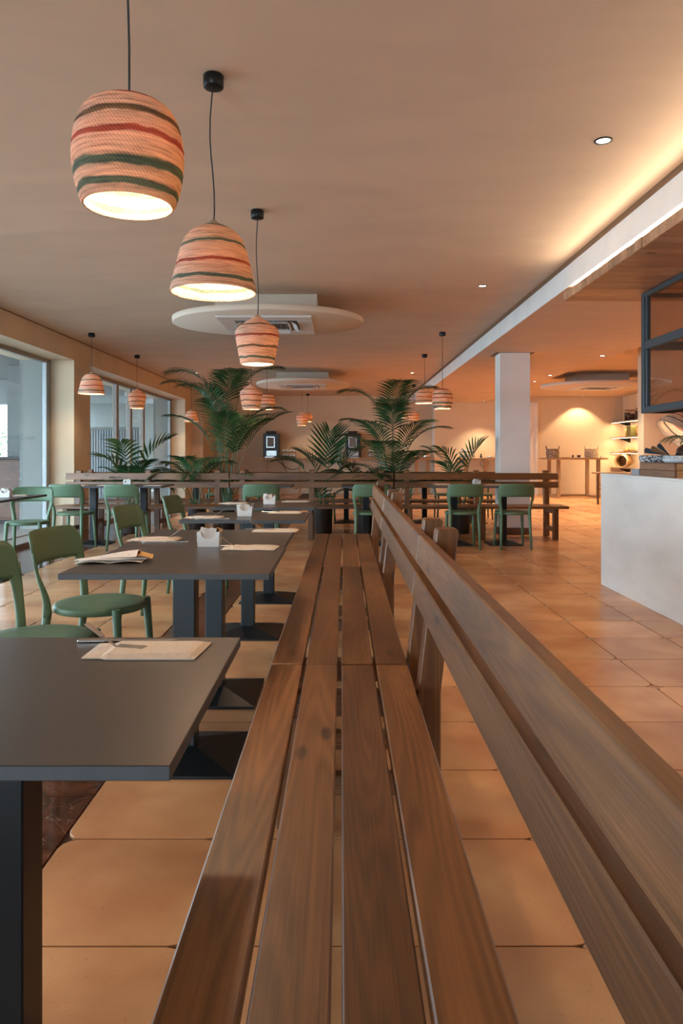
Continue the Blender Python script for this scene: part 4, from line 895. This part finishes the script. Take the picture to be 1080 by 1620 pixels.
FX, FY = 2.474, 6.02
g = thing('glazed_screen', 'dark steel-framed glass screen hanging from the canopy over the counter', 'screen', (FX, FY, 0))
ZT1, ZB1, ZM = 2.466, 1.482, 2.035
def bar(x0, x1, y0, y1, z0, z1): return box(nb(), x0, x1, y0, y1, z0, z1, 0.004)
mk('corner_post', bar(-0.004, 0.05, -0.05, 0.004, ZB1, ZT1), FRAME, g)
for (z0, z1) in ((ZT1 - 0.035, ZT1), (ZM - 0.035, ZM + 0.035), (ZB1, ZB1 + 0.055)):
    mk('side_rail', bar(0.0, 0.045, -4.5, -0.05, z0, z1), FRAME, g); mk('end_rail', bar(0.05, 1.9, -0.045, 0.0, z0, z1), FRAME, g)
for (z0, z1) in ((ZM + 0.035, ZT1 - 0.035), (ZB1 + 0.055, ZM - 0.035)):
    mk('stile', bar(0.005, 0.04, -0.085, -0.055, z0, z1), FRAME, g)
    mk('stile', bar(0.005, 0.04, -1.9, -1.86, z0, z1), FRAME, g)
    mk('pane', box(nb(), 0.02, 0.026, -1.86, -0.085, z0, z1), SMOKED, g); mk('pane', box(nb(), 0.02, 0.026, -4.5, -1.9, z0, z1), SMOKED, g)
    mk('pane', box(nb(), 0.05, 1.9, -0.026, -0.02, z0, z1), SMOKED, g)

# things on the counter
g = thing('wooden_crate', 'stained wooden box of stacked boards on the counter, below the hanging lamp', 'box', (2.355, 5.17, 0.98))
for z in (0.0, 0.05):
    mk('side_board', box(nb(), 0, 0.02, 0.0, 0.60, z + 0.001, z + 0.049, 0.002), MATS['crate_wood'], g); mk('side_board', box(nb(), 0.40, 0.42, 0.0, 0.60, z + 0.001, z + 0.049, 0.002), MATS['crate_wood'], g)
    mk('end_board', box(nb(), 0.02, 0.40, 0.0, 0.02, z + 0.001, z + 0.049, 0.002), MATS['table_wood_X'], g); mk('end_board', box(nb(), 0.02, 0.40, 0.58, 0.60, z + 0.001, z + 0.049, 0.002), MATS['table_wood_X'], g)
mk('lid', box(nb(), 0.0, 0.42, 0, 0.6, 0.0995, 0.105, 0.002), MATS['crate_wood'], g)
tag(mk('grey_box', box(nb(), 2.36, 2.5, 5.80, 5.95, 0.9802, 1.03, 0.003), GREYB), 'small grey block on the counter at the left of the wooden box', 'box')
t = nb(); lathe(t, [(0, 0), (0.13, 0), (0.145, 0.01), (0.15, 0.03), (0.145, 0.052), (0.13, 0.054), (0.125, 0.03), (0, 0.028)], 30)
tag(mk('patterned_tray', t, CLOTH1, loc=(2.463, 5.655, 1.0852)), 'round black and white woven tray on the wooden box, the left one', 'tray')
g = thing('patterned_dish', 'white dish with a dark zigzag line on the wooden box, the right one', 'dish', (2.50, 5.345, 1.0852))
mk('bowl', lathe(nb(), [(0, 0), (0.12, 0), (0.135, 0.012), (0.14, 0.03), (0.135, 0.05), (0.125, 0.052), (0.12, 0.02), (0, 0.016)], 32), CLOTH2, g)
t = nb()
for k in range(16):
    a = 2 * PI * k / 16
    for sg in (-1, 1):
        p = [Vector((0.1405 * math.cos(a + b_), 0.1405 * math.sin(a + b_), z_)) for b_, z_ in ((sg * 0.02, 0.042), (sg * 0.13, 0.028))]
        tube(t, p, 0.0016, 4)
mk('zigzag', t, BLKP, g)
def ladle(x, y, z, az, el, mat, lb, L=0.2, W=0.042):
    t = nb(); n = 30; pts = []
    poly = []
    for k in range(n + 1):
        u = k / n; w = W * (0.28 + 0.72 * math.sin(min(1, u * 1.0) ** 1.8 * PI * 0.62)) * (1 if u < 0.93 else math.sqrt(max(0.02, 1 - ((u - 0.93) / 0.07) ** 2)))
        poly.append((u * L, w))
    pl = [(a, b) for a, b in poly] + [(a, -b) for a, b in poly[::-1]]
    M = Matrix.Rotation(az, 4, 'Z') @ Matrix.Rotation(el, 4, 'Y') @ Matrix.Rotation(PI, 4, 'Y')
    prism(t, pl, 'Y', -0.004, 0.004, 0.0015, M=M)
    return tag(mk('wooden_paddle', t, mat, loc=(x, y, z)), lb, 'utensil', 'paddles on the trays')
ladle(2.43, 5.50, 1.145, R(-4), R(13), SLATE, 'slate blue paddle lying farthest left on the trays', 0.15, 0.020)
ladle(2.44, 5.475, 1.142, R(3), R(24), CORK, 'brown paddle between the two blue ones on the trays', 0.135, 0.018)
ladle(2.445, 5.45, 1.140, R(6), R(42), SLATE, 'slate blue paddle standing steepest on the trays', 0.12, 0.018)
g = thing('wooden_carving', 'dark ribbed wooden carving on the right tray', 'carving', (2.445, 5.29, 1.140))
for k in range(6): mk('rib', tube(nb(), [(-0.02 + k * 0.006, 0, 0), (0.0 + k * 0.014, 0.01, 0.04), (0.03 + k * 0.020, 0, 0.075 - k * 0.006)], [0.008, 0.014, 0.009], 8), CARVED, g)
tag(mk('teal_bowl', lathe(nb(), [(0, 0), (0.06, 0), (0.09, 0.02), (0.10, 0.045), (0.095, 0.045), (0.085, 0.024), (0, 0.008)], 28), TEAL, loc=(2.66, 5.20, 1.0856)), 'teal glazed bowl at the right edge on the wooden box', 'bowl')
g = thing('vase_palm', 'sprig of green leaves at the right edge above the trays', 'plant', (2.70, 5.50, 1.0856))
mk('vase', lathe(nb(), [(0, 0), (0.035, 0), (0.045, 0.05), (0.02, 0.10), (0.026, 0.12), (0.02, 0.12), (0.015, 0.1), (0, 0.02)], 20), DARKP, g)
for a, l_ in ((175, 0.26), (165, 0.20), (190, 0.22), (60, 0.12), (-60, 0.14), (120, 0.12)):
    o = mk('frond', frond(R(a), 0.06, 40, l_, 60, n=9, ll=0.10, lw=0.010, r0=0.0), LEAF, g, loc=(0, 0, 0.10)); o.data.materials.append(STALK)
# tilted striped shade over the counter
SH_D = shademat('shade_counter_weave', [(0.06, 0.008, (0.03, 0.02, 0.02)), (0.11, 0.008, REDC), (0.155, 0.008, (0.03, 0.02, 0.02)), (0.2, 0.008, REDC)])
g = thing('counter_lamp', 'wide striped lamp shade hanging tilted over the counter at the right edge', 'lamp', (2.685, 5.80, 1.278))
g.rotation_euler = (0, R(40), 0)
mk('shade', lathe(nb(), [(0.215, 0.0), (0.205, 0.04), (0.175, 0.10), (0.13, 0.16), (0.07, 0.205), (0.02, 0.22), (0.02, 0.216), (0.066, 0.2), (0.125, 0.155), (0.17, 0.097), (0.20, 0.038), (0.21, 0.0), (0.215, 0.0)], 48), SH_D, g)
mk('bulb', lathe(nb(), [(0, 0.09), (0.02, 0.10), (0.025, 0.12), (0.015, 0.15), (0, 0.155)], 12), BULB, g)
light('bulb_light', 'POINT', (0, 0, 0.10), 4, WARM, parent=g, shadow_soft_size=0.03)
Mi = Matrix.Rotation(R(-40), 4, 'Y')
c1 = Vector((0, 0, 0.215)); c2 = Mi @ (Matrix.Rotation(R(40), 4, 'Y') @ c1 + Vector((0, 0, 2.466 - 1.278 - (Matrix.Rotation(R(40), 4, 'Y') @ c1).z)))
mk('cord', tube(nb(), [c1 - Vector((0, 0, 0.07)), c1, c2], 0.0032, 6), CORD, g)

# ------------------------------------------------------------------ back wall shelves with coffee machines
def wallshelf(x0, x1, y0, y1, z, label, legs):
    g = thing('console_shelf', label, 'table', ((x0 + x1) / 2, y0, 0)); w = (x1 - x0) / 2
    mk('board', box(nb(), -w, w, 0, y1 - y0, z - 0.045, z, 0.004), MATS['table_wood_X'], g)
    for lx in legs:
        mk('leg', box(nb(), lx - 0.045 - (x0 + x1) / 2, lx + 0.045 - (x0 + x1) / 2, 0.03, 0.12, 0, z - 0.045, 0.004), MATS['table_wood_Z'], g)
    return g
SZ = 1.04
wallshelf(-2.39, 2.60, 20.4, 21.08, SZ, 'long wooden shelf along the left part of the back wall, under the coffee machines', (-2.13, -1.16, 0.35, 2.10, 2.42))
wallshelf(3.25, 4.35, 20.0, 20.58, SZ, 'wooden shelf on the back wall between the white corner and the column', (3.42, 3.95))
def coffee(x, label):
    g = thing('coffee_machine', label, 'coffee machine', (x, 20.55, SZ), 0, 'coffee machines on the back shelf')
    mk('body', box(nb(), -0.22, 0.22, 0, 0.42, 0.0, 0.68, 0.012), BLKP, g)
    mk('hopper', box(nb(), -0.15, 0.12, 0.08, 0.36, 0.68, 0.755, 0.012), DARKP, g)
    mk('screen_surround', box(nb(), -0.135, 0.105, -0.012, 0.0, 0.28, 0.60, 0.003), STEEL, g); mk('screen', box(nb(), -0.11, 0.08, -0.016, -0.011, 0.31, 0.57, 0.002), GREYP, g)
    mk('spout', box(nb(), -0.05, 0.05, -0.06, 0.0, 0.20, 0.27, 0.008), BLKP, g)
    mk('drip_tray', box(nb(), -0.17, 0.17, -0.08, 0.0, 0.0, 0.035, 0.004), STEEL, g); mk('brew_bay', box(nb(), -0.13, 0.15, -0.008, 0.0, 0.05, 0.20, 0.002), STEEL, g)
    return g
coffee(-1.98, 'black coffee machine at the left on the back shelf'); coffee(0.33, 'black coffee machine at the right on the back shelf')
cupm = None
def cuprack(x, label, clabel, grp, yr=20.6):
    global cupm
    g = thing('cup_rack', label, 'rack', (x, yr, SZ))
    for z in (0.02, 0.15): mk('tier', box(nb(), -0.20, 0.20, 0, 0.2, z, z + 0.012, 0.003), BLKP, g)
    mk('upright', box(box(nb(), -0.20, -0.19, 0.09, 0.11, 0, 0.16), 0.19, 0.20, 0.09, 0.11, 0, 0.16), BLKP, g)
    for z in (0.0325, 0.1625):
        for k in range(4):
            p = (x - 0.145 + k * 0.097, yr + 0.06, SZ + z)
            if cupm is None:
                t = lathe(nb(), [(0, 0), (0.025, 0), (0.036, 0.03), (0.041, 0.068), (0.037, 0.068), (0.032, 0.03), (0, 0.006)], 16)
                tube(t, [(0.037, 0, 0.055), (0.058, 0, 0.05), (0.056, 0, 0.025), (0.034, 0, 0.02)], 0.004, 5); o = mk('cup', t, CERAM); cupm = o
            else: o = cupm.copy(); COL.objects.link(o)
            o.location = p; tag(o, ('first', 'second', 'third', 'fourth')[k] + ' white cup from the left, ' + ('lower' if z < 0.1 else 'upper') + ' tier of ' + clabel.split('cup on ')[1].replace('the rack', 'the rack', 1), 'cup', grp)
cuprack(-1.49, 'black two-tier cup rack right of the left coffee machine', 'white cup on the rack beside the left coffee machine', 'cups on the left rack')
cuprack(-0.16, 'black two-tier cup rack left of the right coffee machine', 'white cup on the rack beside the right coffee machine', 'cups on the right rack')
cuprack(3.50, 'black two-tier cup rack on the shelf behind the small right palm', 'white cup on the rack behind the small right palm', 'cups on the far right rack', 20.25)
cuprack(0.95, 'black two-tier cup rack on the back shelf behind the tall right palm', 'white cup on the rack behind the tall right palm', 'cups behind the tall palm')
for x, lb in ((2.03, 'silver pot on the back shelf, the left of two'), (2.40, 'silver pot on the back shelf beside the white corner, the right of two')):
    g = thing('steel_pot', lb, 'pot', (x, 20.65, SZ)); mk('body', lathe(nb(), [(0, 0), (0.125, 0), (0.13, 0.01), (0.115, 0.17), (0, 0.175)], 24), STEEL, g); mk('lid_rim', lathe(nb(), [(0.117, 0.165), (0.121, 0.17), (0.118, 0.182), (0, 0.186)], 24), BLKP, g)
for x, lb, s in ((-0.86, 'small dark dish on the back shelf between the racks', 1), (-0.68, 'white sugar bowl on the back shelf between the racks', 0)):
    tag(mk('bowl', lathe(nb(), [(0, 0), (0.05, 0), (0.075, 0.04), (0.07, 0.04), (0.045, 0.012), (0, 0.01)], 18), BLKP if s else CERAM, loc=(x, 20.6, SZ)), lb, 'bowl')
tag(mk('knob_grinder', lathe(nb(), [(0, 0), (0.03, 0), (0.03, 0.05), (0.014, 0.07), (0.025, 0.10), (0, 0.12)], 14), BLKP, loc=(3.86, 20.2, SZ)), 'little dark pepper grinder on the back shelf left of the column', 'grinder')
tag(mk('bowl', lathe(nb(), [(0, 0), (0.06, 0), (0.085, 0.05), (0.08, 0.05), (0.055, 0.012), (0, 0.01)], 18), CERAM, loc=(4.1, 20.2, SZ)), 'small white bowl on the back shelf beside the column', 'bowl')
for i, (a, b, c_, lb) in enumerate(((-1.9, -1.2, 0.35, 'black cable drooping under the back shelf at the left machine'), (-1.75, -1.3, 0.62, 'second cable hanging under the back shelf at the left'), (0.2, -0.35, 0.5, 'black cable drooping under the back shelf at the right machine'), (0.3, 0.9, 0.55, 'cable hanging under the back shelf behind the tall right palm'))):
    tag(mk('power_cable', tube(nb(), [(a + (b - a) * k / 12, 21.05, SZ - 0.05 - c_ * math.sin(PI * min(1, k / 12 * 0.8)) * (0.55 + 0.45 * k / 12)) for k in range(13)], 0.008, 6), CABLE), lb, 'cable')
tag(mk('cable_loop', tube(nb(), [(4.02 + 0.11 * math.cos(2 * PI * k / 20), 20.56, SZ - 0.16 + 0.11 * math.sin(2 * PI * k / 20)) for k in range(21)], 0.007, 6), CABLE), 'coiled dark cable hanging below the shelf left of the column', 'cable')

# ------------------------------------------------------------------ console table and baskets at the right back
g = thing('console_table', 'tall wooden console table against the lit back wall', 'table', (6.18, 19.3, 0))
mk('tabletop', box(nb(), -0.76, 0.76, -0.32, 0.72, 1.00, 1.045, 0.004), MATS['table_wood_X'], g)
for sx in (-1, 1):
    x = 0.52 * sx
    mk('leg', box(nb(), x - 0.045, x + 0.045, -0.28, -0.20, 0.0, 1.0, 0.004), MATS['table_wood_Z'], g); mk('leg', box(nb(), x - 0.045, x + 0.045, 0.58, 0.66, 0, 1.0, 0.004), MATS['table_wood_Z'], g)
    mk('foot_rail', box(nb(), x - 0.04, x + 0.04, -0.20, 0.58, 0.0, 0.05, 0.004), MATS['table_wood_X'], g)
mk('rear_rail', box(nb(), -0.475, 0.475, 0.60, 0.65, 0.0, 0.05, 0.004), MATS['table_wood_X'], g)
def basket(x, y, z, r, h, mat, label):
    g = thing('woven_basket', label, 'basket', (x, y, z))
    prof = [(0, 0.0)] + [(r * (0.86 + 0.14 * math.sin(PI * (0.15 + 0.7 * k / 16))) + 0.004 * (k % 2), h * k / 16) for k in range(17)]
    prof += [(p[0] - 0.012, p[1]) for p in prof[:1:-1]] + [(0, 0.012)]
    mk('body', lathe(nb(), prof, 28), mat, g)
    for s in (-1, 1): mk('handle', tube(nb(), [(s * r * 0.92, -0.04, h - 0.02), (s * r * 1.02, -0.03, h + 0.05), (s * r * 1.02, 0, h + 0.075), (s * r * 1.02, 0.03, h + 0.05), (s * r * 0.92, 0.04, h - 0.02)], 0.008, 6), mat, g)
basket(5.62, 19.45, 1.045, 0.17, 0.24, BSK1, 'mottled brown basket with loop handles at the left end of the console table')
basket(6.62, 19.35, 1.045, 0.18, 0.24, BSK2, 'pale straw basket with loop handles at the right of the console table')
tag(mk('dark_cloth', sheet(lambda u, v: (5.70 + 0.28 * u, 19.02 + 0.2 * v, 1.0462 + 0.012 * abs(math.sin(u * 8 + v * 4)))), BLKP), 'dark folded cloth on the console table beside the left basket', 'cloth')
tag(mk('serving_board', box(nb(), 5.95, 6.42, 19.08, 19.36, 1.0455, 1.058, 0.004), CERAM), 'flat white board under the dark cups on the console table', 'tray')
for x, w, lb in ((6.08, 0.028, 'small dark cup on the white board, the left one'), (6.24, 0.05, 'wide dark cup on the white board, the right one')):
    tag(mk('dark_cup', lathe(nb(), [(0, 0), (w * .8, 0), (w, 0.06), (w * .9, 0.06), (w * .7, 0.008), (0, 0.008)], 18), CARVED, loc=(x, 19.2, 1.0585)), lb, 'cup')
tag(mk('white_cup', lathe(nb(), [(0, 0), (0.025, 0), (0.038, 0.06), (0.034, 0.06), (0.02, 0.008), (0, 0.008)], 16), CERAM, loc=(6.86, 19.3, 1.0455)), 'white cup at the right end of the console table', 'cup')
tag(mk('paper_scrap', sheet(lambda u, v: (5.47 + 0.12 * u, 19.1 + 0.14 * v, 1.0455 + 0.004 * u * v)), PAPERW), 'loose paper sheet at the left end of the console table', 'paper')

# table with slim dark legs in front of the shelves
g = thing('side_table', 'slim-legged wooden table behind the counter corner', 'table', (6.3, 16.9, 0))
mk('tabletop', box(nb(), -0.48, 0.9, -0.3, 0.1, 0.69, 0.725, 0.004), MATS['table_wood_X'], g)
for x in (-0.46, 0.86):
    for y in (-0.26, 0.06): mk('leg', box(nb(), x - 0.018 + (y > 0) * 0.3 * (x < 0), x + 0.018 + (y > 0) * 0.3 * (x < 0), y - 0.018, y + 0.018, 0, 0.69, 0.003), MATS['skirting_wood'], g)
for z in (0.34, 0.44): mk('rung', box(nb(), -0.442, 0.842, -0.27, -0.25, z, z + 0.02, 0.002), MATS['skirting_wood'], g)
# wall shelves at the right
SX = 7.59
for i, (z, lb) in enumerate(((2.04, 'topmost lit wall shelf at the right, under the dark jars'), (1.61, 'second lit wall shelf, carrying the green canister'), (1.19, 'third lit wall shelf, with small wooden cups'), (0.775, 'lowest wall shelf, under the large lying basket'))):
    g = thing('wall_shelf', lb, 'shelf', (SX, 20.59, z), 0, 'wall shelves on the right wall')
    mk('board', box(nb(), 0, XR - SX, -3.6, 0, -0.03, 0, 0.003), MATS['table_wood_X'], g)
    for y in (-0.5, -1.9, -3.3): mk('bracket', prism(nb(), [(0.05, -0.03), (XR - SX, -0.03), (XR - SX, -0.15), (XR - SX - 0.02, -0.15), (0.05, -0.045)], 'Y', y - 0.015, y + 0.015), BLACK, g)
    if i < 3:
        mk('led_strip', box(nb(), 0.012, 0.024, -3.55, -0.05, -0.036, -0.0305), LEDM, g)
        light('shelf_light', 'AREA', (0.05, -1.8, -0.04), P_SHELF * 3, (1, 0.72, 0.40), parent=g, shape='RECTANGLE', size=0.02, size_y=3.4)
jm = None
def jar(x, y, z, r, h, fill, lb, fill_f=0.8, lid=CORK):
    g = thing('glass_jar', lb, 'jar', (x, y, z), 0, 'jars on the wall shelves')
    mk('glass', lathe(nb(), [(0, 0), (r, 0), (r, h * 0.8), (r * 0.75, h * 0.88), (r * 0.75, h * 0.93)], 20), JARG, g)
    mk('contents', lathe(nb(), [(0, 0.006), (r - 0.006, 0.006), (r - 0.006, h * fill_f), (0, h * fill_f + 0.005)], 18), fill, g)
    mk('lid', lathe(nb(), [(0, h * 0.92), (r * 0.84, h * 0.92), (r * 0.84, h), (0, h)], 18), lid, g)
jar(7.72, 19.72, 2.04, 0.08, 0.30, GRAIN, 'glass jar of dark beans on the top shelf, farthest from the counter', .72)
jar(7.72, 19.42, 2.04, 0.11, 0.28, GRAIN, 'squat glass jar of dark beans in the middle of the top shelf', .62)
jar(7.72, 18.95, 2.04, 0.10, 0.30, GRAIN, 'glass jar of dark beans on the top shelf nearest the partition', .75)
jar(7.74, 19.75, 1.61, 0.07, 0.27, PASTA, 'jar of yellow pasta on the second shelf', .8)
jar(7.72, 19.0, 1.61, 0.06, 0.26, PASTA, 'narrow pasta jar beside the partition on the second shelf', .8)
g = thing('canister', 'greenish square canister on the second wall shelf', 'canister', (7.70, 19.30, 1.61)); mk('body', box(nb(), -0.12, 0.12, -0.14, 0.14, 0, 0.26, 0.01), HERB, g); mk('lid', box(nb(), -0.11, 0.11, -0.13, 0.13, 0.26, 0.285, 0.008), CORK, g)
for k, y in enumerate((19.95, 19.82, 19.55, 19.42)):
    g = tag(mk('wooden_cup', lathe(nb(), [(0, 0), (0.045, 0), (0.05, 0.13), (0.044, 0.13), (0.04, 0.01), (0, 0.01)], 16), BSK3, loc=(7.75, y, 1.19)), ('farthest', 'second farthest', 'second nearest', 'nearest')[k] + ' wooden cup on the third wall shelf', 'cup', 'wooden cups on the third shelf')
tag(mk('bowl', lathe(nb(), [(0, 0), (0.06, 0), (0.11, 0.07), (0.105, 0.07), (0.055, 0.01), (0, 0.01)], 20), CERAM, loc=(7.72, 20.1, 1.19)), 'white bowl at the far end of the third wall shelf', 'bowl')
tag(mk('straw_tray', lathe(nb(), [(0, 0), (0.12, 0), (0.17, 0.06), (0.165, 0.06), (0.115, 0.01), (0, 0.01)], 24), BSK2, loc=(7.76, 19.15, 1.19)), 'shallow straw tray on the third wall shelf beside the partition', 'tray')
g = thing('lying_basket', 'large golden woven basket lying on its side on the lowest shelf', 'basket', (7.66, 19.80, 0.775 + 0.183)); g.rotation_euler = (R(92), 0, R(-42))
pr = [(0.0, -0.22)] + [(0.155 + 0.018 * math.sin(PI * k / 14) + 0.003 * (k % 2), -0.22 + 0.44 * k / 14) for k in range(15)]
mk('body', lathe(nb(), pr + [(p[0] - 0.014, p[1]) for p in pr[:1:-1]] + [(0, -0.205)], 30), BSK3, g)
mk('rim', lathe(nb(), [(0.150, 0.215), (0.172, 0.212), (0.178, 0.226), (0.165, 0.24), (0.15, 0.232), (0.150, 0.215)], 30), BSK2, g)
jar(7.74, 18.9, 0.775, 0.06, 0.24, PASTA, 'pasta jar on the lowest shelf beside the partition', .7)
# mirrored lettering on the glass pane, too faint to read except as a row of small marks
g = thing('glass_lettering', 'row of faint unreadable grey marks on the left glass pane', 'lettering', (-4.272, 9.5, 1.335), 0)
LETM = glassmat('etched_marks', (0.84, 0.85, 0.86), 0.3, 0.4)
for k in range(13):
    t = nb(); y = -0.30 + k * 0.082; rnd = random.Random(k); hh = 0.055; ww = 0.024
    box(t, 0, 0.001, y - ww, y - ww + 0.008, 0, hh)
    for m in range(rnd.choice((1, 2, 2))): zz = rnd.choice((0, hh / 2 - 0.004, hh - 0.008)); box(t, 0, 0.0008, y - ww + 0.008, y + ww, zz, zz + 0.008)
    if rnd.random() < 0.5: box(t, 0, 0.0011, y + ww - 0.008, y + ww, 0.004, hh - 0.004)
    mk('mark', t, LETM, g)

bpy.context.view_layer.update()
